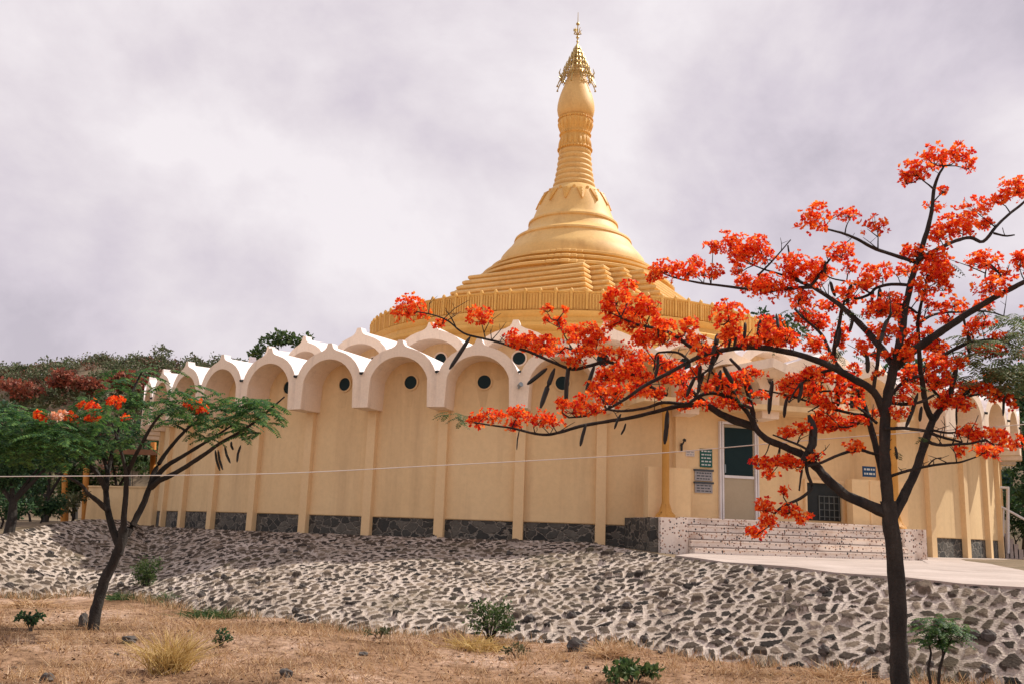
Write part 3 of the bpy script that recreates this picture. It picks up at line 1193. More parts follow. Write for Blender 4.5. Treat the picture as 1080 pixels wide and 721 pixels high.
pbox(gf, 1.141, 2.119, RE + .004, RE + .09, 1.42, 1.50)
part(gf, 'opening_frame', M['pilaster'], gr)


def board(name, label, cat, s0, s1, z0, z1, mat, ink, rows, r=RE, seed=1, header=None):
    """wall board with rows of lettering too small to read in the photo"""
    mb = MB()
    c = np.array(pl((s0 + s1) / 2, r + .02, (z0 + z1) / 2)) + [0, D, BASE]
    mb.box((0, 0, 0), (s1 - s0, .03, z1 - z0))
    o = mb.build(name, mat)
    o.location = c
    o.rotation_euler = (0, 0, PR)
    tag(o, label, cat)
    rr = random.Random(seed)
    ln = MB()
    W_, H_ = s1 - s0, z1 - z0
    for k in range(rows):
        zc = H_ / 2 - H_ * (k + .7) / (rows + .4)
        x = -W_ * .42
        while x < W_ * .36:
            l_ = rr.uniform(.04, .11)
            l_ = min(l_, W_ * .42 - x)
            ln.box((x + l_ / 2, -.0165, zc), (l_ * .86, .003, H_ / rows * .36))
            x += l_ + .015
    if rows:
        ln.build('lettering', ink, o)
    if header:
        hb = MB()
        hb.box((0, -.012, H_ / 2 + .022), (W_ * 1.12, .05, .045))
        hb.build('top_strip', M['ink'], o)
    return o


board('notice_board', 'dark green notice board with pale rows of lettering left of the door', 'sign', -1.72, -1.40, 1.66, 2.10, M['sign_green'], M['letter'], 5, seed=3)
board('notice_board', 'upper grey notice board with dark top strip, under the green board', 'sign', -1.86, -1.40, 1.33, 1.56, M['sign_grey'], M['ink'], 3, seed=4, header=True)
board('notice_board', 'lower grey notice board with dark top strip, lowest of the boards left of the door', 'sign', -1.86, -1.40, 1.04, 1.26, M['sign_grey'], M['ink'], 3, seed=5, header=True)
board('paper_notice', 'small pale paper sheet stuck on the wall left of the green board', 'notice', -2.10, -1.87, 1.90, 2.04, M['paper'], M['sign_grey'], 2, seed=6)
board('blue_sign', 'small blue sign with white lettering on the wall right of the grille', 'sign', 2.55, 2.92, 1.62, 1.88, M['sign_blue'], M['letter'], 2, seed=8, r=RE + .35)
lm = MB()
lm.tube([(0, 0, 0), (0, -.10, .02), (.03, -.13, .10)], [.02, .02, .02], 6)
lm.tube([(.0, -.05, -.14), (0, -.05, .05)], [.028, .028], 8)
lm.tube([(.03, -.13, .10), (.05, -.14, .15)], [.05, .03], 8)
lo = lm.build('wall_lamp', M['dark'])
lo.location = np.array(pl(-2.22, RE, 2.15)) + [0, D, BASE]
lo.rotation_euler = (0, 0, PR)
tag(lo, 'small dark wall lamp on the wall between the ochre column and the door', 'lamp')
sl = MB()
sl.box((0, 0, 0), (.05, .10, .05))
sl.tube([(0, -.03, .03), (.06, -.12, .06)], [.045, .06], 8)
slo = sl.build('spotlight', M['steel'])
slo.location = (RF * math.sin(th0), D - RF * math.cos(th0) - .05, 3.33 + L + BASE)
tag(slo, 'small grey spotlight fixed on the white pier left of the flower branches', 'lamp')

# ------------------------------------------------------------------ trees


def smooth_path(pts, k=4):
    """Catmull-Rom through (x, y, r, Y) rows"""
    P = np.array(pts, float)
    if len(P) < 3:
        t = np.linspace(0, 1, k + 1)[:, None]
        return P[0] * (1 - t) + P[-1] * t
    Q = np.vstack([2 * P[0] - P[1], P, 2 * P[-1] - P[-2]])
    out = []
    for i in range(1, len(Q) - 2):
        for t in np.linspace(0, 1, k, endpoint=False):
            a, b2, c, d = Q[i - 1], Q[i], Q[i + 1], Q[i + 2]
            out.append(.5 * ((2 * b2) + (-a + c) * t + (2 * a - 5 * b2 + 4 * c - d) * t * t + (-a + 3 * b2 - 3 * c + d) * t ** 3))
    out.append(P[-1])
    return np.array(out)


PXM = 1 / 985.0


class Tracer:
    """a branching tree laid out from limb lines, each with its own depth"""

    def __init__(self, Y0):
        self.Y0, self.mb, self.samp, self.fine = Y0, MB(), [], MB()

    def limb(self, pts, r0, r1, d0, d1, n=8, k=4):
        m_ = len(pts)
        rows = [(p[0], p[1], r0 + (r1 - r0) * i / (m_ - 1), self.Y0 + d0 + (d1 - d0) * i / (m_ - 1)) for i, p in enumerate(pts)]
        S = smooth_path(rows, k)
        W = [at(x, y, Y) for x, y, r, Y in S]
        rad = [max(.004, r * (.9 if r > 2 else 1) * Y * PXM) for x, y, r, Y in S]
        self.mb.tube(W, rad, n, wobble=.10)
        for (x, y, r, Y), w_ in zip(S, W):
            self.samp.append((x, y, Y, r))
        return W

    def near(self, x, y):
        A = np.array(self.samp)
        d = np.hypot(A[:, 0] - x, A[:, 1] - y)
        i = int(np.argmin(d))
        return A[i], d[i]


def flower_quads(c, ax, az, n, scale=1.0):
    """n five-petalled flowers gathered in an uneven spray about c (half sizes ax sideways, az upwards)"""
    d = rand_dirs(n)
    rr = rng.random(n) ** .45
    P = d * rr[:, None] * np.array([ax, ax * .8, az])
    # ragged outline: a few sprigs reach out
    k = rng.random(n) < .2
    P[k] *= rng.uniform(1.05, 1.4, (k.sum(), 1))
    P = P + c
    nd = unit(d * [1, 1, .7] + [0, 0, .55] + rng.normal(0, .35, (n, 3)))
    quads = []
    np_ = 5
    base = unit(np.cross(nd, rand_dirs(n)))
    base2 = np.cross(nd, base)
    for q in range(np_):
        a = 2 * math.pi * q / np_ + rng.uniform(-.25, .25, n)
        dirs = unit(base * np.cos(a)[:, None] + base2 * np.sin(a)[:, None] + nd * rng.uniform(.1, .9, (n, 1)))
        Lp = rng.uniform(.026, .050, n) * scale
        quads.append(leaf_quads(P, dirs, Lp, Lp * .75))
    # round buds / sepals: small darker bits under the flowers
    return np.concatenate(quads), P


def frond_quads(p, d, length, droop=.5, pairs=11, plen=.075, wid=.022, up=np.array([0, 0, 1.0])):
    """one feathery leaf: a stalk with pairs of narrow pinnae"""
    d = unit(np.array(d, float))
    side = unit(np.cross(d, up) + 1e-6)
    qs = []
    stalk = []
    for i in range(pairs + 1):
        t = (i + .6) / (pairs + .6)
        q = p + d * length * t - up * droop * length * t * t
        stalk.append(q)
    tang = [unit(stalk[min(i + 1, pairs)] - stalk[max(i - 1, 0)]) for i in range(pairs + 1)]
    for i in range(pairs):
        L_ = plen * (1 - abs((i + .5) / pairs - .42) * .95) * random.uniform(.85, 1.15)
        for s in (-1, 1):
            dd = unit(side * s + tang[i] * .45 - up * random.uniform(.05, .45))
            nn = unit(np.cross(dd, tang[i]))
            w_ = unit(np.cross(nn, dd)) * wid * .5
            a = stalk[i]
            mid = a + dd * L_ * .5
            qs.append([a, mid + w_, a + dd * L_ - up * L_ * .12, mid - w_])
    for i in range(pairs):
        w_ = side * .0022
        qs.append([stalk[i] - w_, stalk[i] + w_, stalk[i + 1] + w_, stalk[i + 1] - w_])
    return qs


# ---- flame tree on the right
TY = 9.6
ft = empty('flame_tree', tuple(at(950, 733, TY) * [1, 1, 0]), 'tall flame tree with orange-red blossom and dark seed pods in the right foreground', 'tree')
FO = np.array(ft.location)
T = Tracer(TY)
T.limb([(951, 742), (949, 715), (948, 690), (947, 640), (944, 592), (939, 550), (937, 528)], 10.2, 8.2, 0, 0, 14)
T.limb([(938, 545), (934, 500), (933, 455), (936, 420), (941, 395), (945, 378), (951, 350), (956, 320), (963, 290), (972, 262), (979, 240), (983, 220), (985, 200), (990, 185), (996, 175)], 6.8, 1.0, 0, -.25, 12)
T.limb([(938, 542), (915, 532), (893, 522), (875, 507), (860, 491), (848, 480), (828, 471), (808, 462), (796, 449), (793, 430), (786, 405), (781, 390), (770, 378)], 6.6, 1.5, 0, .75, 10)
T.limb([(797, 450), (770, 441), (752, 431), (738, 420), (722, 406), (707, 395), (694, 384)], 5.2, 1.4, .55, .9)
T.limb([(742, 426), (715, 428), (690, 434), (665, 440), (640, 444), (612, 449), (592, 455), (576, 458), (560, 456), (540, 451), (518, 448), (500, 445)], 2.8, .8, .7, 1.1)
T.limb([(798, 452), (786, 431), (770, 419), (752, 414), (738, 417), (724, 425), (700, 424), (680, 430), (655, 433), (640, 431)], 3.0, 1.2, .5, .3)
T.limb([(934, 440), (922, 413), (900, 399), (880, 388), (862, 380), (840, 373), (815, 368), (790, 366), (762, 369), (745, 373), (727, 381), (705, 393), (680, 406), (660, 420), (640, 431), (618, 438), (600, 440)], 4.7, .9, 0, -.9, 10)
T.limb([(746, 373), (729, 366), (715, 356), (702, 349), (685, 345), (668, 341), (655, 335)], 2.6, 1.0, -.6, -1.0)
T.limb([(704, 416), (690, 410), (683, 405), (669, 396), (656, 388), (641, 381), (623, 385), (604, 389), (584, 382), (559, 371), (545, 367), (527, 361), (510, 357), (493, 353), (484, 348), (472, 338), (456, 332), (440, 329)], 2.5, .7, .4, 1.0)
T.limb([(641, 381), (628, 371), (608, 370), (596, 366)], 1.8, .8, .6, .7)
T.limb([(945, 388), (930, 368), (915, 350), (897, 332), (879, 317), (857, 303), (842, 296), (835, 282), (831, 259)], 4.8, .8, 0, .8)
T.limb([(857, 303), (838, 304), (815, 306), (790, 305), (765, 302), (735, 298), (712, 293), (698, 288)], 2.2, .8, .5, 1.1)
T.limb([(842, 297), (825, 290), (808, 285), (795, 280)], 1.4, .7, .65, .7)
T.limb([(800, 290), (815, 275), (834, 253)], 1.2, .6, .7, .6)
T.limb([(855, 302), (866, 288), (872, 278), (880, 268), (888, 260)], 1.8, .6, .5, .3)
T.limb([(889, 323), (893, 314), (905, 315), (918, 310), (924, 304), (940, 300), (961, 301)], 1.3, 1.8, .4, -.1)
T.limb([(919, 310), (905, 302), (893, 297), (878, 294), (866, 288)], 1.1, .7, .3, .5)
T.limb([(966, 277), (945, 270), (924, 263), (905, 253), (891, 247), (873, 242), (858, 238)], 2.4, .9, -.1, -.8)
T.limb([(926, 263), (926, 250), (925, 240)], .8, .4, -.4, -.4)
T.limb([(891, 247), (893, 238), (897, 230)], .8, .4, -.5, -.5)
T.limb([(945, 386), (960, 372), (985, 355), (1010, 338), (1035, 322), (1060, 308), (1090, 293), (1130, 275)], 5.5, 2.2, 0, -1.0, 10)
T.limb([(969, 274), (983, 266), (997, 259), (1012, 253), (1024, 251), (1037, 255), (1050, 240), (1062, 228), (1077, 216), (1088, 205)], 2.6, 1.1, -.2, .4)
T.limb([(1048, 246), (1060, 249), (1070, 248)], 1.3, .8, .1, .1)
T.limb([(940, 548), (952, 525), (965, 498), (975, 468), (984, 443), (995, 429), (1010, 419), (1022, 412), (1038, 402), (1055, 392)], 5.8, 1.4, 0, .9, 11)
T.limb([(984, 444), (977, 428), (973, 404), (970, 382), (969, 360), (968, 342), (971, 323), (976, 304), (978, 290)], 3.6, 1.0, .4, -.2)
T.limb([(997, 427), (986, 413), (976, 401)], 2.0, 1.2, .5, .4)
T.limb([(971, 394), (976, 388), (994, 375), (1015, 364), (1030, 360), (1047, 358), (1065, 362)], 2.8, .9, .3, .7)
T.limb([(969, 341), (980, 334), (994, 330), (1015, 329), (1032, 328), (1048, 330), (1062, 335)], 1.7, .7, .0, .4)
T.limb([(1060, 300), (1057, 292), (1049, 285), (1040, 280)], 1.2, .6, -.7, -.6)
T.limb([(1042, 303), (1039, 293), (1040, 284)], 1.1, .6, -.6, -.6)
T.limb([(938, 532), (928, 488), (921, 460), (915, 438), (904, 411), (893, 396), (882, 383), (874, 368), (866, 352), (848, 336), (838, 326)], 4.2, 1.0, .05, 1.2)
T.limb([(880, 378), (880, 366), (884, 347), (888, 326)], 2.6, 2.0, .8, .5)
T.limb([(921, 411), (925, 385), (928, 360), (934, 343), (940, 330)], 2.2, 1.4, -.2, -.7)
T.limb([(940, 416), (950, 405), (963, 398), (972, 396)], 2.2, 1.4, .0, .2)
T.limb([(933, 452), (950, 451), (962, 452), (977, 454)], 1.9, 1.6, -.1, .1)
T.limb([(939, 424), (955, 426), (972, 423), (985, 416)], 2.0, 1.2, .0, .2)
T.limb([(918, 438), (900, 436), (880, 431), (858, 425), (840, 419), (820, 414), (800, 410)], 1.8, .8, .3, .8)
T.limb([(908, 416), (890, 413), (870, 412), (850, 414), (830, 413)], 1.4, .7, .4, .7)
T.limb([(930, 480), (918, 477), (905, 474), (885, 479), (867, 487), (852, 491)], 1.7, 1.4, .1, .1)
T.limb([(850, 487), (852, 500), (856, 514), (844, 525), (827, 533), (817, 541), (813, 553)], 2.0, 1.0, .2, .0)
T.limb([(849, 484), (845, 500), (843, 517)], 1.5, .8, .2, .1)
T.limb([(862, 480), (845, 470), (828, 463), (815, 458)], 1.6, .8, .1, .2)
T.limb([(938, 502), (957, 496), (979, 491), (1000, 488), (1012, 487), (1025, 483), (1040, 477)], 1.7, .7, 0, -.5)
T.limb([(978, 491), (985, 484), (993, 482)], .8, .5, -.2, -.2)
T.limb([(977, 463), (983, 467), (994, 469), (1008, 468), (1024, 467), (1040, 463)], 2.0, 1.0, .2, .0)
T.limb([(981, 456), (992, 460), (1003, 463), (1015, 466)], 1.8, 1.0, .3, .1)
T.limb([(983, 453), (998, 456), (1010, 455), (1025, 451)], 1.4, .8, .3, .2)
T.limb([(1003, 424), (1020, 418), (1040, 414), (1058, 416)], 1.6, .7, .5, .7)
T.limb([(985, 200), (978, 194), (970, 188)], 1.1, .5, -.25, -.3)
T.limb([(984, 214), (990, 207), (996, 203)], .8, .4, -.25, -.2)
T.limb([(915, 437), (905, 446), (893, 450), (880, 449)], 1.3, .7, .3, .4)
T.limb([(884, 388), (868, 392), (852, 399), (840, 410), (832, 424)], 1.8, .7, .1, -.3)
T.limb([(906, 412), (890, 405), (872, 402), (856, 408), (846, 420)], 1.5, .6, .3, .6)
T.limb([(925, 446), (906, 430), (888, 424), (868, 426), (852, 434)], 1.6, .6, .1, .5)
T.limb([(760, 368), (752, 384), (738, 396), (726, 398)], 1.6, .7, -.45, .0)
T.limb([(792, 430), (780, 424), (772, 410), (758, 400), (748, 388)], 1.8, .7, .4, .2)
T.limb([(944, 382), (934, 374), (924, 372), (912, 376)], 1.6, .7, .0, -.3)
T.limb([(967, 330), (954, 322), (938, 322), (926, 330)], 1.4, .6, .0, -.3)
T.limb([(752, 372), (748, 395), (744, 410)], 1.4, .7, -.4, -.2)
T.limb([(768, 369), (771, 352), (770, 340)], 1.6, .7, -.5, -.6)
T.limb([(728, 381), (716, 372), (700, 371), (692, 374), (690, 390)], 1.6, .8, -.6, -.5)
T.limb([(815, 368), (816, 355), (814, 345)], 1.2, .6, -.4, -.5)
T.limb([(612, 380), (600, 362), (591, 346), (588, 338)], .9, .5, .6, .6)
T.limb([(512, 357), (509, 345), (507, 338)], .7, .4, .95, .95)

CL = [(1010, 162, 31, 24), (985, 167, 36, 27), (966, 180, 32, 25), (1021, 173, 12, 24), (955, 190, 12, 18), (994, 201, 16, 11, .4), (985, 219, 24, 14, .4),
      (1072, 198, 34, 24), (1053, 210, 22, 16), (1030, 219, 32, 24), (1010, 238, 44, 28), (1041, 236, 16, 14), (991, 247, 27, 20),
      (859, 229, 34, 36), (895, 226, 32, 15, .5), (923, 238, 32, 22, .4), (887, 266, 32, 24, .7), (897, 282, 24, 18, .5), (926, 288, 36, 24), (963, 266, 27, 22),
      (986, 275, 38, 30), (995, 287, 24, 24), (972, 305, 22, 22, .5), (1038, 275, 40, 26, .8), (1075, 277, 20, 28), (1047, 302, 44, 22, .8), (1005, 321, 26, 13, .5),
      (794, 263, 38, 35), (836, 280, 35, 27), (861, 286, 35, 28), (813, 302, 46, 28), (847, 313, 27, 24, .8), (872, 322, 28, 18, .7), (936, 319, 40, 22), (786, 297, 22, 24),
      (770, 255, 28, 24), (752, 260, 20, 14), (779, 269, 22, 24), (755, 286, 20, 16, .8), (744, 288, 14, 12, .7), (779, 285, 18, 16, .6), (704, 283, 38, 20), (724, 286, 22, 18), (690, 289, 20, 18),
      (805, 267, 24, 24, .7), (802, 297, 20, 15), (768, 332, 36, 32), (771, 350, 22, 14),
      (650, 314, 28, 26), (642, 327, 18, 24), (674, 320, 30, 20), (686, 326, 26, 20), (645, 340, 28, 16), (666, 341, 34, 18), (662, 300, 16, 10),
      (577, 327, 12, 10), (596, 327, 7, 6), (590, 340, 7, 7), (617, 349, 32, 20), (630, 354, 26, 22), (599, 347, 14, 12), (555, 360, 30, 22), (543, 358, 20, 20), (574, 360, 24, 18),
      (589, 369, 22, 15), (617, 362, 24, 14), (656, 370, 30, 20), (668, 380, 22, 18), (678, 356, 24, 18), (694, 352, 20, 20), (642, 394, 28, 14),
      (432, 326, 38, 28), (465, 341, 17, 12, .8), (507, 333, 29, 24),
      (503, 443, 18, 16), (520, 438, 24, 16), (545, 436, 24, 20), (567, 442, 24, 18), (583, 442, 22, 18), (593, 426, 16, 14), (603, 431, 26, 18), (615, 424, 22, 18), (630, 409, 22, 18),
      (642, 398, 24, 18), (628, 431, 24, 13), (637, 418, 22, 16), (541, 448, 18, 11),
      (655, 392, 28, 20), (670, 389, 28, 18), (649, 410, 26, 20), (670, 410, 30, 16), (689, 414, 26, 13), (704, 390, 20, 20), (723, 414, 20, 12, .7), (722, 429, 14, 9), (678, 400, 24, 13),
      (762, 405, 28, 22), (778, 399, 26, 20), (769, 416, 24, 13, .8), (794, 393, 22, 12), (744, 407, 12, 12, .6),
      (698, 343, 30, 18), (724, 342, 28, 16), (702, 358, 30, 16), (724, 355, 22, 16, .8), (739, 360, 16, 12, .6), (708, 385, 24, 18), (778, 360, 24, 12), (790, 361, 26, 12),
      (813, 345, 32, 26), (828, 358, 26, 17), (806, 357, 24, 16), (829, 356, 20, 18), (863, 338, 22, 14), (858, 363, 26, 16), (887, 353, 18, 30, .6), (910, 366, 20, 15), (921, 350, 18, 20, .6),
      (936, 350, 26, 20), (933, 326, 30, 14), (918, 328, 14, 14, .6), (961, 363, 18, 16), (839, 400, 28, 15), (826, 406, 18, 10), (854, 397, 24, 16), (869, 394, 20, 20), (866, 423, 30, 16),
      (952, 396, 15, 13), (909, 410, 13, 17, .6), (924, 394, 16, 12, .5), (957, 372, 18, 16), (962, 351, 14, 14, .7), (978, 352, 12, 14, .7), (990, 364, 24, 16, .8), (999, 336, 22, 12, .8),
      (1024, 348, 20, 16, .8), (1037, 339, 24, 14), (1049, 369, 30, 14), (1030, 366, 22, 12, .8), (991, 385, 30, 17), (1011, 382, 22, 14), (988, 401, 26, 17), (1015, 407, 16, 12),
      (1037, 410, 22, 13), (1054, 415, 24, 17), (1066, 424, 12, 17), (1018, 427, 18, 14, .7), (997, 415, 10, 10), (948, 436, 19, 17), (924, 436, 10, 10), (1021, 456, 22, 17), (1037, 460, 28, 20),
      (1056, 463, 25, 22), (1071, 466, 15, 17), (1050, 478, 22, 14, .8), (1036, 475, 22, 12), (1013, 476, 20, 11, .5), (832, 455, 24, 11), (847, 452, 18, 12), (867, 448, 28, 16), (891, 446, 17, 12),
      (906, 444, 19, 10), (902, 471, 24, 13), (801, 487, 18, 12), (813, 488, 24, 14), (828, 485, 20, 14), (838, 489, 17, 14), (811, 500, 17, 9), (860, 481, 17, 11, .5), (826, 517, 10, 10),
      (805, 533, 20, 17), (797, 561, 20, 14), (809, 549, 17, 17), (832, 537, 22, 15), (846, 545, 17, 14), (873, 433, 26, 20), (862, 442, 22, 14), (882, 449, 17, 12), (902, 442, 14, 9),
      (1100, 330, 40, 30), (1110, 262, 40, 30), (1100, 205, 40, 28), (1105, 420, 40, 26), (1100, 372, 40, 24)]
CL.sort(key=lambda c: -c[2] * c[3])
stems = MB()
rest = []
for i, c_ in enumerate(CL):
    x, y, w_, h_ = c_[:4]
    dens = c_[4] if len(c_) > 4 else 1.0
    nr, dist = T.near(x, y)
    Y = nr[2] + rng.uniform(-.22, .22)
    c = at(x, y, Y)
    ax, az = w_ * .5 * Y * PXM * 1.02, h_ * .5 * Y * PXM * 1.0
    n = int(max(9, 60 * ax * az / (.15 * .1) * dens * rng.uniform(.7, 1.2) + 5))
    q, P = flower_quads(c, ax, az, n)
    if i < 98:
        soup('flower_cluster', q, M['petal'], ft, FO)
    else:
        rest.append(q)
    b0 = at(nr[0], nr[1], nr[2])
    tgt = c - np.array([0, 0, az * .5])
    mid = (b0 + tgt) / 2 + rng.normal(0, .02, 3)
    stems.tube([b0, mid, tgt], [.008, .006, .004], 5)
    for p in P[rng.choice(len(P), min(len(P), 9), replace=False)]:
        stems.tube([tgt, (tgt + p) / 2 - [0, 0, .01], p], [.0035, .003, .002], 4)
A_ = np.array(T.samp)
A_ = A_[(A_[:, 3] < 3.2) & (A_[:, 0] > 560) & (A_[:, 0] < 1090) & (A_[:, 1] < 430) & (A_[:, 1] > 290)]
for k_ in range(120):
    a_ = A_[rng.integers(len(A_))]
    x, y, Y = a_[0] + rng.normal(0, 9), a_[1] - abs(rng.normal(6, 7)) + 2, a_[2] + rng.normal(0, .2)
    c = at(x, y, Y)
    ax, az = rng.uniform(6, 13) * Y * PXM, rng.uniform(4, 8) * Y * PXM
    q, P = flower_quads(c, ax, az, int(60 * ax * az / .015 * rng.uniform(.4, 1)) + 6)
    rest.append(q)
    b0 = at(a_[0], a_[1], a_[2])
    stems.tube([b0, c - np.array([0, 0, az * .5])], [.006, .003], 5)
    for p in P[rng.choice(len(P), min(len(P), 6), replace=False)]:
        stems.tube([c - np.array([0, 0, az * .5]), p], [.003, .002], 4)
B_ = np.array(T.samp)
B_ = B_[(B_[:, 3] < 3.0) & (B_[:, 1] < 500)]
for k_ in range(170):
    a_ = B_[rng.integers(len(B_))]
    up_, sd2 = -rng.uniform(5, 24), rng.normal(0, 11)
    p0 = at(a_[0], a_[1], a_[2])
    p1 = at(a_[0] + sd2 * .45 + rng.normal(0, 1.5), a_[1] + up_ * .55, a_[2] + rng.normal(0, .04))
    p2 = at(a_[0] + sd2, a_[1] + up_, a_[2] + rng.normal(0, .08))
    stems.tube([p0, p1, p2], [.0065, .0045, .0025], 5)
    p3 = at(a_[0] + sd2 * .2 + rng.normal(0, 5), a_[1] + up_ * rng.uniform(.7, 1.1), a_[2])
    stems.tube([p1, p3], [.0035, .002], 4)
o = soup('flower_sprigs', np.concatenate(rest), M['petal'], ft, FO)
o['kind'] = 'stuff'
T.mb.build('trunk', M['bark'], ft, True, FO)
stems.build('flower_stalks', M['bark'], ft, False, FO)


def pod_mesh(pts, w_):
    """flat curved pod, thick in the middle"""
    mb = MB()
    pts = [np.array(p) for p in pts]
    n = len(pts)
    S = []
    for k in range(9):
        t = k / 8 * (n - 1)
        i = min(int(t), n - 2)
        S.append(pts[i] * (1 - (t - i)) + pts[i + 1] * (t - i))
    rad = [w_ * .5 * f for f in (.3, .78, .88, .92, .92, .92, .9, .8, .35)]
    mb.tube(S, rad, 8)
    return mb


PODS = [(846, 402, 842, 424, 4.5), (866, 404, 862, 428, 4.5), (760, 390, 756, 412, 5), (742, 392, 736, 415, 5), (733, 397, 724, 418, 4.5), (900, 330, 896, 350, 4), (950, 326, 948, 344, 4), (846, 305, 842, 322, 3.5), (496, 355, 474, 389, 5), (577, 388, 556, 405, 5), (585, 388, 570, 430, 6), (600, 383, 597, 427, 5.5), (627, 385, 618, 413, 4.5), (618, 447, 612, 470, 4),
        (704, 432, 701, 468, 5.5), (757, 352, 751, 373, 6), (753, 374, 748, 392, 6), (694, 374, 691, 398, 4), (786, 340, 785, 357, 4), (777, 352, 774, 366, 3.5), (802, 337, 799, 355, 4),
        (819, 331, 821, 346, 4), (782, 391, 795, 420, 6), (815, 401, 811, 436, 5), (830, 419, 827, 440, 4), (739, 385, 737, 404, 4.5), (763, 386, 773, 404, 5.5), (707, 395, 729, 411, 5),
        (876, 297, 881, 313, 4), (898, 300, 893, 320, 5), (928, 304, 927, 322, 5), (921, 306, 919, 321, 3.5), (968, 414, 955, 451, 4.5), (972, 428, 970, 444, 4), (1009, 426, 1009, 448, 2.2),
        (1060, 410, 1058, 438, 3), (1009, 386, 1002, 419, 6), (1021, 349, 1022, 373, 5), (935, 337, 929, 361, 5), (1017, 328, 1018, 344, 3), (914, 372, 915, 393, 5), (884, 401, 884, 428, 6),
        (655, 436, 648, 452, 3), (548, 452, 545, 474, 1.6), (870, 275, 869, 292, 4), (886, 345, 882, 366, 5), (660, 446, 655, 458, 2.5), (944, 470, 946, 484, 3)]
for (xa, ya, xb, yb, w_) in PODS:
    nr, _ = T.near(xa, ya)
    Y = nr[2] - .03
    a, b2 = at(xa, ya, Y), at(xb, yb, Y + rng.uniform(-.06, .06))
    mid = (a + b2) / 2 + np.array([rng.uniform(-.012, .012), 0, 0])
    pod_mesh([a, mid, b2], w_ * Y * PXM).build('seed_pod', M['pod'], ft, True, FO)
Y = T.near(852, 480)[0][2] - .1
pod_mesh([at(853, 437, Y), at(858, 452, Y), at(857, 468, Y), at(851, 480, Y), at(845, 489, Y)], 9.5 * Y * PXM).build('seed_pod', M['pod'], ft, True, FO)

qs = []
for (x, y, w_, h_, n, Yd) in ((1048, 376, 64, 44, 62, .5), (1072, 345, 30, 30, 26, .4), (1030, 397, 50, 20, 22, .6), (1090, 390, 60, 40, 30, .5), (1062, 398, 40, 30, 30, .7)):
    for k in range(n):
        p = at(x + rng.uniform(-.5, .5) * w_, y + rng.uniform(-.5, .5) * h_, TY + Yd + rng.uniform(-.4, .4))
        an = rng.uniform(0, 2 * math.pi)
        qs += frond_quads(p, (math.cos(an), math.sin(an), rng.uniform(-.1, .35)), rng.uniform(.24, .42), .45, 10, .095, .024)
soup('pale_leaf_spray', qs, M['leaf_pale'], ft, FO)
qs = []
for (x, y, w_, h_, n) in ((838, 342, 40, 34, 22), (888, 372, 24, 16, 10), (955, 405, 34, 16, 8), (850, 408, 30, 10, 8), (482, 440, 22, 12, 12), (770, 415, 40, 12, 8), (960, 465, 40, 24, 4), (1050, 335, 30, 20, 8),
                          (905, 330, 40, 16, 6), (985, 290, 30, 30, 6)):
    nr, _ = T.near(x, y)
    for k in range(n):
        p = at(x + rng.uniform(-.5, .5) * w_, y + rng.uniform(-.5, .5) * h_, nr[2] + .1 + rng.uniform(-.2, .2))
        an = rng.uniform(0, 2 * math.pi)
        qs += frond_quads(p, (math.cos(an), math.sin(an), rng.uniform(-.2, .2)), rng.uniform(.12, .24), .5, 8, .055, .016)
soup('leaf_spray', qs, M['leaf_mid'], ft, FO)

# ---- smaller flame tree on the left
LY = 11.9
lt = empty('flame_tree', tuple(on_z(99, 661, 0.0) * [1, 1, 0]), 'small leaning flame tree with feathery green umbrella crown and few blossoms, left', 'tree')
LO = np.array(lt.location)
LY = LO[1]
S_ = Tracer(LY)
S_.limb([(97, 668), (101, 645), (105, 628), (112, 608), (121, 590), (128, 572), (131, 556)], 6.6, 5.2, 0, 0, 12)
S_.limb([(127, 578), (119, 558), (113, 533), (112, 513), (114, 498), (120, 470), (130, 440), (140, 412), (150, 391)], 4.7, .8, 0, .5)
S_.limb([(112, 516), (102, 498), (90, 487), (78, 474), (65, 466), (52, 462)], 3.6, 1, .1, -.5)
S_.limb([(113, 537), (103, 528), (93, 520), (86, 511), (72, 503), (58, 498)], 3.4, .9, .05, -.9)
S_.limb([(114, 500), (108, 478), (100, 455), (92, 440)], 2.3, .8, .15, .7)
S_.limb([(129, 568), (131, 545), (133, 515), (133, 500), (129, 480), (123, 460), (118, 445)], 3.9, .8, 0, -.4)
S_.limb([(133, 502), (140, 486), (147, 472), (158, 452), (168, 438), (178, 430)], 3, .9, -.05, -.7)
S_.limb([(125, 584), (131, 568), (140, 553), (150, 533), (158, 513), (163, 497), (173, 480), (184, 466), (194, 455), (203, 447), (214, 438)], 4.9, .9, 0, .6)
S_.limb([(159, 511), (173, 493), (185, 485), (197, 478), (213, 468), (228, 459), (245, 448)], 3.4, .9, .2, .3)
S_.limb([(159, 514), (168, 506), (180, 501), (203, 487), (218, 477), (232, 467), (250, 457), (268, 445), (285, 431), (300, 418)], 3.6, .8, .2, -.5)
S_.limb([(196, 454), (190, 450), (183, 446)], 1.5, .6, .5, .7)
S_.limb([(250, 457), (262, 456), (275, 456)], 1.2, .5, 0, .2)
qs = []
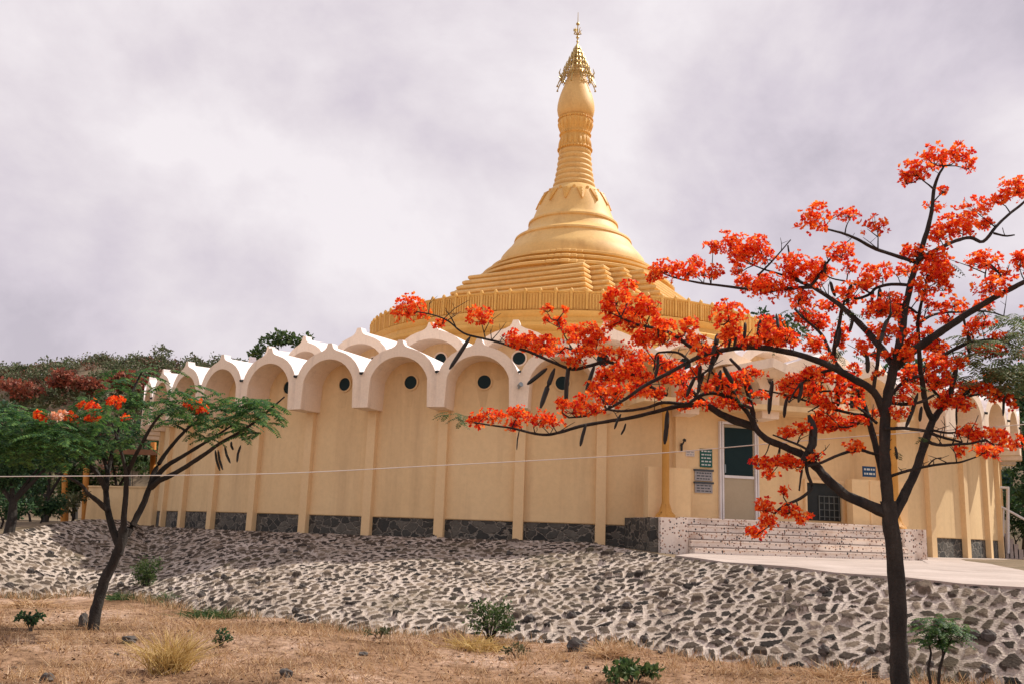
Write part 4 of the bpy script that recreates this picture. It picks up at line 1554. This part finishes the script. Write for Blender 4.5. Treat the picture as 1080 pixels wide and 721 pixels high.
SP = [  # (x, y, w, h, fronds, depth spread)
    (40, 455, 110, 30, 46, 1.0), (30, 470, 100, 40, 50, 1.0), (0, 450, 70, 40, 30, 1.0), (90, 462, 110, 30, 40, 1.0), (215, 425, 60, 22, 22, .6), (25, 436, 60, 24, 24, .8), (80, 448, 90, 30, 44, 1.0), (115, 430, 70, 26, 30, .8), (110, 470, 80, 16, 20, .8), (60, 478, 90, 18, 22, .9),
    (150, 418, 60, 18, 18, .6), (150, 392, 70, 12, 10, .4), (172, 432, 60, 22, 26, .7), (195, 412, 46, 14, 12, .5), (205, 438, 60, 24, 26, .7), (240, 432, 80, 26, 40, .7), (262, 426, 50, 18, 20, .5),
    (240, 452, 70, 20, 30, .6), (272, 440, 40, 18, 16, .4), (130, 405, 50, 16, 12, .5), (8, 470, 60, 40, 22, .8), (285, 424, 20, 10, 6, .2)]
for (x, y, w_, h_, n, ds) in SP:
    for k in range(int(n * (1.25 if x < 95 else 1.0))):
        px, py = x + rng.uniform(-.5, .5) * w_, y + rng.uniform(-.5, .5) * h_
        nr, _ = S_.near(px, py)
        p = at(px, py, nr[2] + rng.uniform(-ds, ds))
        an = rng.uniform(0, 2 * math.pi)
        qs += frond_quads(p, (math.cos(an), math.sin(an), rng.uniform(-.05, .3)), rng.uniform(.28, .50), .42, 12, .105, .034)
soup('crown', qs, M['leaf'], lt, LO)
S_.mb.build('trunk', M['bark'], lt, True, LO)
for (x, y, w_, h_, pale) in ((40, 438, 18, 9, 0), (60, 437, 18, 11, 1), (73, 439, 18, 12, 0), (94, 427, 24, 13, 0), (96, 441, 20, 9, 0), (122, 423, 22, 13, 0), (203, 426, 22, 12, 0), (212, 431, 14, 10, 0), (132, 440, 8, 6, 0)):
    nr, _ = S_.near(x, y)
    Y = nr[2] - .75
    q, P = flower_quads(at(x, y, Y), w_ * .5 * Y * PXM, h_ * .5 * Y * PXM, int(w_ * h_ * .13) + 6, 1.15)
    soup('flower_cluster', q, M['petal_pale'] if pale else M['petal'], lt, LO)
for (xa, ya, xb, yb) in ((227, 474, 232, 496), (230, 474, 235, 495), (237, 470, 243, 488), (254, 469, 250, 487), (244, 465, 246, 474)):
    Y = LY + .1
    a, b2 = at(xa, ya, Y), at(xb, yb, Y)
    pod_mesh([a, (a + b2) / 2 + [-.015, 0, 0], b2], 2.8 * Y * PXM).build('seed_pod', M['pod'], lt, True, LO)


def clump_quads(c, radii, n, size, aspect=.55, hollow=.55):
    d = rand_dirs(n)
    rr = hollow + (1 - hollow) * rng.random(n) if hollow > .05 else rng.random(n) ** .6 * .85
    lump = np.array([1 + .38 * mnoise.noise(tuple(v_ * 2.4 + np.array(c) * .37)) for v_ in d])
    P = np.array(c) + d * (rr * lump)[:, None] * np.array(radii)
    dirs = unit(d * .6 + rng.normal(0, .7, (n, 3)))
    L_ = rng.uniform(.6, 1.3, n) * size
    return leaf_quads(P, dirs, L_, L_ * aspect)


def bg_tree(name, label, cat, base, crowns, trunk_r, mat, leaf=.28, dens=1.0, extra=None, group=None):
    """tree from crown lobes (world centre, radii) standing on base"""
    r = empty(name, tuple(base), label, cat, group)
    qs = []
    tb_ = MB()
    b0 = np.array(base, float)
    top = np.mean([np.array(c) for c, _ in crowns], 0)
    fork = b0 + (top - b0) * .45
    tb_.tube([b0 - [0, 0, .2], b0 + (fork - b0) * .5 + [.05, 0, 0], fork], [trunk_r, trunk_r * .8, trunk_r * .6], 8, wobble=.05)
    for c, rad in crowns:
        c = np.array(c)
        area = rad[0] * rad[2]
        # lobes inside the crown give it gaps and clumps
        k = max(4, int(6 * area / (leaf * leaf * 40)))
        k = min(k, 16)
        for _ in range(k):
            off = rand_dirs(1)[0] * np.array(rad) * rng.uniform(.35, .85)
            rs = np.array(rad) * rng.uniform(.28, .48)
            n = int(dens * 26 * (rs[0] * rs[2] + .02) / (leaf * leaf) * .9) + 20
            qs.append(clump_quads(c + off, rs, n, leaf))
        tb_.tube([fork - [0, 0, .1], (fork + c) / 2, c], [trunk_r * .5, trunk_r * .3, trunk_r * .1], 6)
    tb_.build('trunk', M['bark'], r, True, base)
    soup('crown', np.concatenate(qs), mat, r, base)
    if extra:
        q2, m2, nm = extra
        soup(nm, q2, m2, r, base)
    return r


def px_crown(x, y, w_, h_, Y):
    s = Y * PXM * .5
    return (at(x, y, Y), (w_ * s, w_ * s * .8, h_ * s))


def px_tree(name, label, cat, bx, Y, crowns, tr, mat, leaf, dens=1.0, zb=1.27, flowers=None, group=None):
    b0 = at(bx, 540, Y)
    base = (b0[0], b0[1], zb)
    ex = None
    if flowers:
        qq = []
        for (x, y, w_, h_) in flowers:
            c, rad = px_crown(x, y, w_, h_, Y)
            for _ in range(7):
                off = rand_dirs(1)[0] * np.array(rad) * rng.uniform(.2, .8)
                qq.append(clump_quads(c + off, np.array(rad) * .42, 130, .24, .8, .2))
        ex = (np.concatenate(qq), M['petal_far'], 'blossom')
    return bg_tree(name, label, cat, base, [px_crown(*c, Y) for c in crowns], tr, mat, leaf, dens, ex, group)


px_tree('shade_tree', 'dark dense tree at the far left edge above the stone bank', 'tree', 11, 21, [(10, 475, 90, 100), (-40, 460, 90, 120), (45, 488, 70, 70), (75, 470, 60, 50)], .13, M['leaf_dark'], .13, 1.3, zb=1.0)
px_tree('shade_tree', 'dark tree behind the small flame tree, left of the orange posts', 'tree', 48, 29, [(55, 475, 80, 70), (88, 465, 60, 60), (25, 510, 60, 50)], .12, M['leaf_dark'], .17, 1.3)
px_tree('shade_tree', 'low dark tree behind the tan wall, right of the orange posts', 'tree', 118, 43, [(115, 470, 90, 50), (150, 470, 50, 50)], .16, M['leaf_dark'], .24)
px_tree('shrub', 'olive shrub under the dark trees left of the orange posts', 'shrub', 35, 34, [(35, 518, 80, 50), (-5, 515, 60, 50)], .05, M['leaf_olive'], .16)
px_tree('shrub', 'olive shrub between the two orange posts', 'shrub', 78, 38.5, [(79, 515, 70, 60)], .05, M['leaf_mid'], .16)
px_tree('shrub', 'green shrub behind the tan wall below the brown shed roof', 'shrub', 140, 44, [(140, 492, 70, 40)], .05, M['leaf_mid'], .2)
px_tree('shrub', 'dark undergrowth bush at the left edge just behind the crest of the bank', 'shrub', 2, 23.5, [(-5, 530, 60, 40), (18, 538, 40, 30)], .03, M['leaf_dark'], .11, zb=1.25)
px_tree('shrub', 'dark undergrowth bush between the dark trunks behind the crest of the bank', 'shrub', 42, 26.5, [(38, 525, 54, 44), (60, 534, 30, 28)], .03, M['leaf_dark'], .11, zb=1.25)
px_tree('shrub', 'low green bush at the foot of the left orange post', 'shrub', 76, 36, [(78, 530, 40, 30)], .04, M['leaf_olive'], .13)
px_tree('shrub', 'pale olive shrub in the background between dark trunks at far left', 'shrub', 20, 40, [(18, 512, 90, 50)], .05, M['leaf_olive'], .18)
px_tree('flame_tree', 'far blossoming flame tree at the left edge below the ridge', 'tree', 15, 58, [(15, 425, 80, 44)], .2, M['leaf_olive'], .34, flowers=[(15, 408, 80, 24)])
px_tree('flame_tree', 'far red-flowered tree above the middle of the small flame tree', 'tree', 80, 60, [(78, 420, 80, 44)], .2, M['leaf_olive'], .34, flowers=[(70, 402, 60, 24), (95, 405, 44, 22)])
px_tree('flame_tree', 'far red-flowered tree next to the left end of the white arches', 'tree', 135, 62, [(138, 420, 70, 50)], .2, M['leaf_olive'], .34, flowers=[(130, 402, 56, 26), (150, 414, 30, 40)])
px_tree('shade_tree', 'leafy treetop showing over the white arches left of the spire', 'tree', 293, 64, [(294, 364, 58, 40), (314, 362, 30, 24), (272, 374, 30, 20)], .25, M['leaf_mid'], .30, dens=1.0)
px_tree('shade_tree', 'dark treetop behind the red blossom right of the golden drum', 'tree', 838, 66, [(838, 346, 56, 48), (805, 340, 36, 30)], .25, M['leaf_dark'], .34, dens=.8)
px_tree('shade_tree', 'green treetop behind the roof beside the flame tree trunk', 'tree', 965, 64, [(960, 396, 70, 40), (1005, 400, 50, 36)], .25, M['leaf_dark'], .34, dens=.9)
px_tree('shade_tree', 'dark tree beside the right end of the round wall above the blue sheet', 'tree', 1078, 40, [(1084, 430, 60, 90), (1104, 500, 80, 80), (1080, 480, 40, 50), (1078, 530, 46, 50), (1086, 390, 60, 50)], .2, M['leaf_dark'], .22, 1.3)
px_tree('shrub', 'dark shrub behind the white stair rail at the right end of the wall', 'shrub', 1066, 39, [(1062, 540, 40, 44), (1085, 555, 50, 40)], .05, M['leaf_dark'], .16, 1.2)
px_tree('shade_tree', 'dark tree at the right edge behind the stair rail', 'tree', 1125, 33, [(1120, 520, 90, 70), (1140, 440, 110, 120)], .2, M['leaf_dark'], .19)

# ---- ridge with scrub
hb = MB()
RY = 95
xs = np.linspace(-900, 1900, 90)


def ridge_y(x):
    return float(np.interp(x, [-900, -300, -100, 0, 60, 120, 180, 260, 340, 600, 1000, 1100, 1300, 1900], [440, 412, 402, 399, 391, 386, 389, 394, 402, 430, 440, 420, 415, 450]))


rows = []
for t in np.linspace(0, 1, 8):
    row = []
    for x in xs:
        top = at(x, ridge_y(x) + 3 * math.sin(x * .05), RY)
        y = 66 + (RY - 66) * t
        sc_ = y / RY
        row.append((top[0] * sc_, y, 1.2 + (top[2] - 1.2) * (math.sin(t * math.pi / 2) ** 1.2) + .4 * mnoise.noise((x * .03, t * 4, 0))))
    rows.append(row)
rows.append([(x * 1.4, 150, z * .7) for x, y, z in rows[-1]])
hill = grid_mesh('hill', np.array(rows), M['hill'])
tag(hill, kind='structure')
qs, q2 = [], []
for k in range(820):
    px = rng.uniform(-150, 420) if k < 680 else rng.uniform(1020, 1250)
    t = rng.uniform(.12, 1.0) ** .8
    top = at(px, ridge_y(px), RY)
    y = 66 + (RY - 66) * t
    z = 1.2 + (top[2] - 1.2) * (math.sin(t * math.pi / 2) ** 1.2)
    c = np.array([top[0] * y / RY, y, z + .3])
    h = rng.uniform(.5, 1.3)
    q = clump_quads(c, (h * 1.25, h, h * rng.uniform(.55, 1.0)), 170, .25, .55, .02)
    (qs if rng.random() < .85 else q2).append(q)
for k in range(60):
    px = rng.uniform(-150, 420)
    t = rng.uniform(.3, 1.0)
    top = at(px, ridge_y(px), RY)
    y = 66 + (RY - 66) * t
    c = np.array([top[0] * y / RY, y, 1.2 + (top[2] - 1.2) * (math.sin(t * math.pi / 2) ** 1.2) + .5])
    h = rng.uniform(.9, 1.7)
    for _ in range(4):
        qs.append(clump_quads(c + rng.normal(0, .5, 3) * h * [1, 1, .5], (h * .7, h * .7, h * .5), 130, .3, .55, .3))
o = soup('hill_scrub', np.concatenate(qs), leafy('scrub_leaves', [(.075, .105, .05), (.11, .14, .06), (.15, .16, .08), (.17, .14, .095)], .2))
tag(o, 'olive scrub covering the low ridge on the skyline', 'scrub', kind='stuff')
o = soup('red_scrub', np.concatenate(q2), leafy('red_scrub_leaves', [(.17, .07, .045), (.24, .085, .05), (.13, .08, .05)], .2))
tag(o, 'reddish brown scrub scattered over the ridge', 'scrub', kind='stuff')

# ---- low tan wall, shed with orange posts
lw = MB()
a, b2 = at(92, 545, 37.5), at(176, 548, 35.5)
th_ = math.atan2(b2[1] - a[1], b2[0] - a[0])
ctr = (a + b2) / 2
lw.box((0, 0, .78), (np.linalg.norm((b2 - a)[:2]), .2, 1.56))
lw.box((0, -.001, 1.59), (np.linalg.norm((b2 - a)[:2]) + .05, .27, .06))
o = lw.build('low_wall', M['wall'])
o.location = (ctr[0], ctr[1], 1.15)
o.rotation_euler = (0, 0, th_)
tag(o, 'low tan plastered wall left of the round pagoda wall', 'wall')
sh = empty('shed', tuple(at(110, 545, 39) * [1, 1, 0] + [0, 0, 1.2]), 'open shed with orange posts and brown roof edge behind the tan wall', 'shed')
SO = np.array(sh.location)
for (x, y0_, Y) in ((68, 545, 37.9), (90, 546, 37.9), (160, 545, 41), (70, 545, 41)):
    p0 = at(x, y0_, Y)
    mb = MB()
    top = at(x + 2, 466, Y)
    mb.tube([(p0[0], p0[1], 1.1), (top[0], top[1], top[2])], .12, 10)
    mb.build('post', M['orange'], sh, True, SO)
mb = MB()
a, b2 = at(58, 470, 37.9), at(176, 470, 41.0)
q = [at(56, 462, 37.6), at(178, 462, 37.6), at(176, 458, 43), at(58, 458, 43)]
q = [np.array([p[0], p[1], 4.32 + (.35 if i > 1 else 0)]) for i, p in enumerate(q)]
lo_ = [p - [0, 0, .22] for p in q]
mb.add(q + lo_, [(0, 1, 2, 3), (7, 6, 5, 4), (0, 4, 5, 1), (1, 5, 6, 2), (2, 6, 7, 3), (3, 7, 4, 0)])
mb.build('roof', M['brown'], sh, False, SO)

# ---- right end: stair rail, blue sheet, stair
sr = empty('stair_rail', tuple(at(1063, 582, 31) * [1, 1, 0] + [0, 0, 1.1]), 'white metal stair rail with balusters at the right end of the pagoda', 'railing')
RO = np.array(sr.location)
Y = 31
for (x, ya, yb) in ((1063, 583, 513), (1047, 575, 512)):
    mb = MB()
    mb.tube([at(x, ya, Y), at(x, yb, Y)], .05, 8)
    mb.build('post', M['white_frame'], sr, True, RO)
mb = MB()
mb.tube([at(1046, 513, Y), at(1064, 514, Y)], .045, 8)
mb.tube([at(1046, 529, Y), at(1062, 537, Y), at(1082, 548, Y)], .04, 8)
mb.build('rail', M['white_frame'], sr, True, RO)
for x in (1049.5, 1052.5, 1055.5, 1058.5):
    mb = MB()
    mb.tube([at(x, 531 + (x - 1048) * .5, Y), at(x, 560 + (x - 1048) * .5, Y)], .022, 6)
    mb.build('baluster', M['white_frame'], sr, True, RO)
mb = MB()
for k in range(6):
    p = at(1045 + k * 5, 551 + k * 5.5, Y + .6)
    mb.box((p[0], p[1] + .4, (p[2] + .6) / 2), (.17, 1.6, p[2] - .6))
o = mb.build('stair_flight', M['concrete'])
tag(o, 'pale concrete stair flight climbing to the round wall under the white rail', 'stairs')
mb = MB()
p0, p1 = at(1044, 497, 42), at(1066, 516, 42)
vs, fs = [], []
for i in range(9):
    for j in range(5):
        t, u_ = i / 8, j / 4
        p = p0 + (p1 - p0) * [t, 0, u_]
        vs.append((p[0], p[1] + .10 * math.sin(t * 11), p[2] - .05 * math.sin(t * math.pi)))
for i in range(8):
    for j in range(4):
        fs.append((i * 5 + j, (i + 1) * 5 + j, (i + 1) * 5 + j + 1, i * 5 + j + 1))
nv = len(vs)
vs += [(x, y + .03, z) for x, y, z in vs]
fs += [tuple(nv + i for i in reversed(f)) for f in fs]
mb.add(vs, fs)
o = mb.build('blue_sheet', M['tarp'])
tag(o, 'dark blue plastic sheet hanging behind the right end of the wall', 'sheet')

# ---- overhead cable
mb = MB()
W = [(-300, 505, 11.2), (0, 502, 11.0), (150, 501, 10.9), (300, 498.5, 10.8), (450, 491, 10.7), (575, 484.5, 10.6), (700, 477, 10.6), (850, 464, 10.5), (1000, 453, 10.5), (1080, 447, 10.5), (1400, 418, 10.5)]
S = smooth_path([(x, y, 1, Y) for x, y, Y in W], 6)
mb.tube([at(x, y, Y) for x, y, r, Y in S],   .0055, 6)
o = mb.build('overhead_cable', M['cable'])
tag(o, 'thin pale cable strung across the whole view in front of the wall', 'cable')

# ------------------------------------------------------------------ plants and stones on the ground


def on_ground(x, y):
    p = on_z(x, y, 0.0)
    return np.array([p[0], p[1], gz(p[0], p[1])])


def tuft(name, label, x, y, hpx, wpx, n, mat, cat, base=None, stiff=.5):
    b0 = on_ground(x, y) if base is None else np.array(base)
    Y = b0[1]
    h, w_ = hpx * Y * PXM, wpx * Y * PXM
    P = b0 + np.stack([rng.normal(0, w_ * .14, n), rng.normal(0, w_ * .14, n), np.zeros(n)], 1)
    lean = rng.normal(0, .5 * w_ / h, (n, 2))
    qs = []
    L_ = rng.uniform(.55, 1.1, n) * h
    d = unit(np.stack([lean[:, 0], lean[:, 1], np.ones(n)], 1))
    sd_ = unit(np.cross(d, rand_dirs(n)))
    wb = .006 * Y / 12
    mid = P + d * L_[:, None] * .6
    out_ = d * [1, 1, 0]
    tip = mid + d * L_[:, None] * .4 + out_ * L_[:, None] * .35 - [0, 0, 1] * (L_[:, None] * .15 * stiff)
    q1 = np.stack([P - sd_ * wb, P + sd_ * wb, mid + sd_ * wb * .8, mid - sd_ * wb * .8], 1)
    q2 = np.stack([mid - sd_ * wb * .8, mid + sd_ * wb * .8, tip + sd_ * wb * .1, tip - sd_ * wb * .1], 1)
    o = soup(name, np.concatenate([q1, q2]), mat, None, tuple(b0))
    return tag(o, label, cat)


tuft('grass_tuft', 'golden dry grass tuft in the left foreground', 178, 708, 50, 62, 420, M['straw_gold'], 'grass tuft')
tuft('grass_tuft', 'small dry grass tuft right of the left tree base', 215, 668, 22, 40, 120, M['straw'], 'grass tuft')
tuft('grass_tuft', 'green grass tuft at the foot of the bank right of the left tree', 185, 634, 16, 70, 420, M['leaf_mid'], 'grass tuft')
tuft('grass_tuft', 'green grass tuft trailing along the foot of the bank, right of the first', 225, 650, 18, 80, 380, M['leaf_mid'], 'grass tuft')
tuft('grass_tuft', 'yellowish grass tuft on the bank above the round green bush', 520, 652, 42, 56, 260, M['straw_gold'], 'grass tuft')


def bush(name, label, x, y, wpx, hpx, n, mat, leaf=.05, base=None, cat='bush'):
    b0 = on_ground(x, y) if base is None else np.array(base)
    Y = b0[1]
    w_, h = wpx * Y * PXM * .5, hpx * Y * PXM
    r = empty(name, tuple(b0), label, cat)
    qs, tb_ = [], MB()
    k = max(4, n // 70)
    for _ in range(k):
        off = np.array([rng.uniform(-.7, .7) * w_, rng.uniform(-.5, .5) * w_, rng.uniform(.35, .85) * h])
        qs.append(clump_quads(b0 + off, (w_ * .38, w_ * .38, h * .22), n // k, leaf, .5, .1))
        tb_.tube([b0 - [0, 0, .03], b0 + off * [.4, .4, .6], b0 + off], [.012, .008, .004], 5)
    tb_.build('stem', M['bark'], r, False, tuple(b0))
    soup('foliage', np.concatenate(qs), mat, r, tuple(b0))
    return r


def on_bank(x, y):
    """nearest point of the stone bank to a photo position"""
    P = G.reshape(-1, 3)
    d = unit(ray(x, y))
    o_ = np.array([0, 0, CZ])
    t = (P - o_) @ d
    dist = np.linalg.norm(P - o_ - t[:, None] * d, axis=1)
    return P[int(np.argmin(dist + t * .0005))]


bush('bush', 'upright green bush at the foot of the stone bank, right of the left tree', 153, 628, 38, 46, 1100, M['leaf_mid'], .06)
bush('bush', 'round dark green bush at the foot of the bank below the middle arches', 516, 676, 56, 42, 1100, M['leaf_mid'], .055)
bush('bush', 'low dark bush in the dry grass at the far left', 33, 664, 34, 22, 300, M['leaf_dark'], .06)
bush('bush', 'small low green plant right of the golden tuft', 232, 686, 22, 18, 160, M['leaf_dark'], .05)
bush('bush', 'leafy dark green plant in the foreground right of the middle', 668, 719, 60, 22, 420, M['leaf_mid'], .08)
bush('bush', 'leafy plant at the right end of the path by the white rail', 1062, 585, 44, 36, 500, M['leaf_mid'], .09, base=on_z(1066, 586, 1.05))
tuft('grass_tuft', 'low green weeds between the left tree and the upright bush', 128, 632, 12, 50, 260, M['leaf_mid'], 'grass tuft')
tuft('grass_tuft', 'dry grass clump under the round dark green bush', 500, 684, 24, 70, 320, M['straw_gold'], 'grass tuft')
tuft('grass_tuft', 'brownish dry grass clump right of the dark boulder', 640, 694, 20, 60, 300, M['straw'], 'grass tuft')
tuft('grass_tuft', 'dry grass clump in front of the bank left of the big trunk', 880, 715, 22, 90, 360, M['straw'], 'grass tuft')
tuft('grass_tuft', 'dry straw clump at the foot of the bank, far left edge', 30, 640, 18, 80, 300, M['straw'], 'grass tuft')
bush('bush', 'dry low weed on the bank toe left of the middle bush', 400, 668, 40, 14, 160, M['leaf_olive'], .05)
bush('bush', 'dry low weed on the bank toe beyond the dark boulder', 545, 690, 34, 14, 140, M['leaf_olive'], .05)

# sapling beside the right trunk
sb = on_ground(984, 732)
sp0 = empty('sapling', tuple(sb), 'young sapling with two stems and feathery leaves right of the big trunk', 'sapling')
Y = sb[1]
mb = MB()
mb.tube([sb - [0, 0, .05], at(979, 705, Y), at(982, 688, Y), at(977, 668, Y)], [.018, .015, .012, .007], 6)
mb.tube([sb + [.04, 0, -.05], at(991, 705, Y), at(995, 690, Y), at(1004, 672, Y)], [.02, .018, .014, .008], 6)
mb.tube([at(995, 690, Y), at(990, 670, Y), at(988, 655, Y)], [.012, .008, .005], 6)
mb.build('stem', M['bark'], sp0, True, tuple(sb))
qs = []
for k in range(120):
    x, y = rng.choice([(977, 667), (988, 655), (1002, 668), (992, 672), (990, 660), (1008, 660)])
    p = at(x + rng.uniform(-10, 10), y + rng.uniform(-9, 9), Y + rng.uniform(-.1, .1))
    an = rng.uniform(0, 2 * math.pi)
    qs += frond_quads(p, (math.cos(an), math.sin(an), rng.uniform(.0, .4)), rng.uniform(.16, .3), .5, 9, .06, .02)
soup('foliage', qs, M['leaf'], sp0, tuple(sb))


def rock(label, base, sx, sy, sz, seed, group=None, mat=None):
    r = random.Random(seed)
    mb = MB()
    n, m_ = 12, 8
    vs = []
    for i in range(m_ + 1):
        for k in range(n):
            ph = math.pi * i / m_
            a = 2 * math.pi * k / n
            d = np.array([math.sin(ph) * math.cos(a), math.sin(ph) * math.sin(a), math.cos(ph)])
            f_ = 1 + .45 * mnoise.noise(tuple(d * 1.7 + seed * 3.1)) + .12 * mnoise.noise(tuple(d * 5 + seed))
            vs.append((d[0] * sx * f_ * .5, d[1] * sy * f_ * .5, d[2] * sz * f_ * .5 + sz * .22))
    fs = [(i * n + k, (i + 1) * n + k, (i + 1) * n + (k + 1) % n, i * n + (k + 1) % n) for i in range(m_) for k in range(n)]
    mb.add(vs, fs)
    o = mb.build('rock', mat or M['rock'])
    o.location = base
    o.rotation_euler = (0, 0, r.uniform(0, 6))
    return tag(o, label, 'rock', group)


rock('large dark boulder at the foot of the bank in the middle', on_ground(609, 686), .34, .3, .26, 1)
rock('upright dark stone left of the small flame tree base', on_ground(87, 659), .13, .13, .27, 2)
rock('flat dark stone right of the small flame tree base', on_ground(136, 681), .22, .17, .10, 3)
rock('dark stone at the bottom left corner of the field', on_ground(49, 720), .13, .12, .12, 4)
rock('small dark stone at the bottom edge right of the golden tuft', on_ground(301, 718), .14, .12, .12, 5)
rock('small flat stone left of the leafy foreground plant', on_ground(383, 693), .16, .12, .06, 6)
for i in range(36):
    x = rng.uniform(-40, 1000)
    y = rng.uniform(668, 722) + (0 if x > 500 else -18)
    b0 = on_ground(x, y)
    s = rng.uniform(.025, .065)
    rock('small loose stone lying in the dry field', b0, s * 1.3, s, s * .8, 10 + i, 'loose stones in the dry field')
for i in range(40):
    x = rng.uniform(5, 1060)
    t = rng.uniform(.12, .9)
    ya = np.interp(x, cols, toe_y)
    yb = np.interp(x, [0, 90, 320, 620, 700, 950, 1080], [565, 548, 562, 576, 590, 614, 625])
    b0 = on_bank(x, ya + (yb - ya) * t)
    s = rng.uniform(.07, .14)
    rock('dark stone standing proud of the pitched stone bank', tuple(b0 - [0, 0, .01]), s * 1.3, s, s * 1.1, 100 + i, 'dark stones standing proud of the bank')

# ---- dry grass over the field
n = 150000
X = rng.uniform(-13, 11, n)
Yy = 7.6 + 9.5 * rng.random(n) ** 1.2
dens = np.array([mnoise.noise((x * .9, y * .9, 11.0)) for x, y in zip(X, Yy)])
toeX = T_[:, 0]
toeYv = np.interp(X, toeX[np.argsort(toeX)], T_[np.argsort(toeX), 1])
keep = (dens + rng.normal(0, .25, n) > -.12) & (Yy < toeYv + .15)
X, Yy = X[keep], Yy[keep]
n = len(X)
P = np.stack([X, Yy, [gz(x, y) - .01 for x, y in zip(X, Yy)]], 1)
d = unit(rng.normal(0, 1, (n, 3)) * [1, 1, .2] + [0, 0, .55])
Lb = rng.uniform(.03, .12, n)
sd_ = unit(np.cross(d, rand_dirs(n)))
wb = rng.uniform(.0025, .0055, (n, 1))
q = np.stack([P - sd_ * wb, P + sd_ * wb, P + d * Lb[:, None] + sd_ * wb * .3, P + d * Lb[:, None] - sd_ * wb * .3], 1)
o = soup('dry_grass', q, M['straw'])
tag(o, 'short dry straw grass covering the field', 'grass', kind='stuff')
nt_ = 620
tx, ty = rng.uniform(-11, 10, nt_), 8.0 + 7.0 * rng.random(nt_)
ok = ty < np.interp(tx, toeX[np.argsort(toeX)], T_[np.argsort(toeX), 1]) - .1
qq = []
for x, y in zip(tx[ok], ty[ok]):
    m_ = int(rng.integers(14, 46))
    sp_r = rng.uniform(.03, .14)
    P = np.array([x, y, gz(x, y) - .01]) + np.stack([rng.normal(0, sp_r, m_), rng.normal(0, sp_r, m_), np.zeros(m_)], 1)
    d = unit(rng.normal(0, .6, (m_, 3)) * [1, 1, .1] + [0, 0, .8])
    Lb = rng.uniform(.06, .2, m_)
    sd_ = unit(np.cross(d, rand_dirs(m_)))
    wb = rng.uniform(.0025, .005, (m_, 1))
    qq.append(np.stack([P - sd_ * wb, P + sd_ * wb, P + d * Lb[:, None] + sd_ * wb * .3, P + d * Lb[:, None] - sd_ * wb * .3], 1))
qq = np.concatenate(qq)
o = soup('dry_grass', qq, M['straw'])
tag(o, 'scattered upright wisps of dry straw standing in the field', 'grass', kind='stuff')
nl = 9000
lx, ly = rng.uniform(-12, 10, nl), 7.8 + 8.0 * rng.random(nl) ** 1.2
ok = ly < np.interp(lx, toeX[np.argsort(toeX)], T_[np.argsort(toeX), 1]) + .05
lx, ly = lx[ok], ly[ok]
P = np.stack([lx, ly, [gz(x, y) + .006 for x, y in zip(lx, ly)]], 1)
d = unit(rng.normal(0, 1, (len(P), 3)) * [1, 1, .25])
lf = rng.uniform(.015, .055, len(P))
o = soup('leaf_litter', leaf_quads(P, d, lf, lf * .5), leafy('dead_leaves', [(.05, .028, .018), (.10, .05, .028), (.16, .08, .045), (.07, .045, .03)], .1, .9))
tag(o, 'dead brown leaf litter and twigs scattered over the dry field', 'leaf litter', kind='stuff')
# taller straw fringe where the field meets the bank
n = 9000
u_ = rng.uniform(par[1], par[18], n)
bx = np.interp(u_, tt, T_[:, 0]) + rng.normal(0, .12, n)
by = np.interp(u_, tt, T_[:, 1]) + rng.normal(-.12, .16, n)
P = np.stack([bx, by, [gz(x, y) - .01 for x, y in zip(bx, by)]], 1)
clumpy = np.array([mnoise.noise((x * 1.3, y * 1.3, 4.0)) for x, y in zip(bx, by)]) > -.05
P = P[clumpy]
n = len(P)
d = unit(rng.normal(0, .5, (n, 3)) + [0, 0, 1])
Lb = rng.uniform(.05, .22, n)
sd_ = unit(np.cross(d, rand_dirs(n)))
wb = rng.uniform(.003, .006, (n, 1))
q = np.stack([P - sd_ * wb, P + sd_ * wb, P + d * Lb[:, None] + sd_ * wb * .3, P + d * Lb[:, None] - sd_ * wb * .3], 1)
k = rng.random(n) < .72
o = soup('dry_grass', q[k], M['straw'])
tag(o, 'taller dry straw fringe along the foot of the bank', 'grass', kind='stuff')
o = soup('green_grass', q[~k], M['leaf_olive'])
tag(o, 'sparse green weeds mixed in the straw along the foot of the bank', 'grass', kind='stuff')
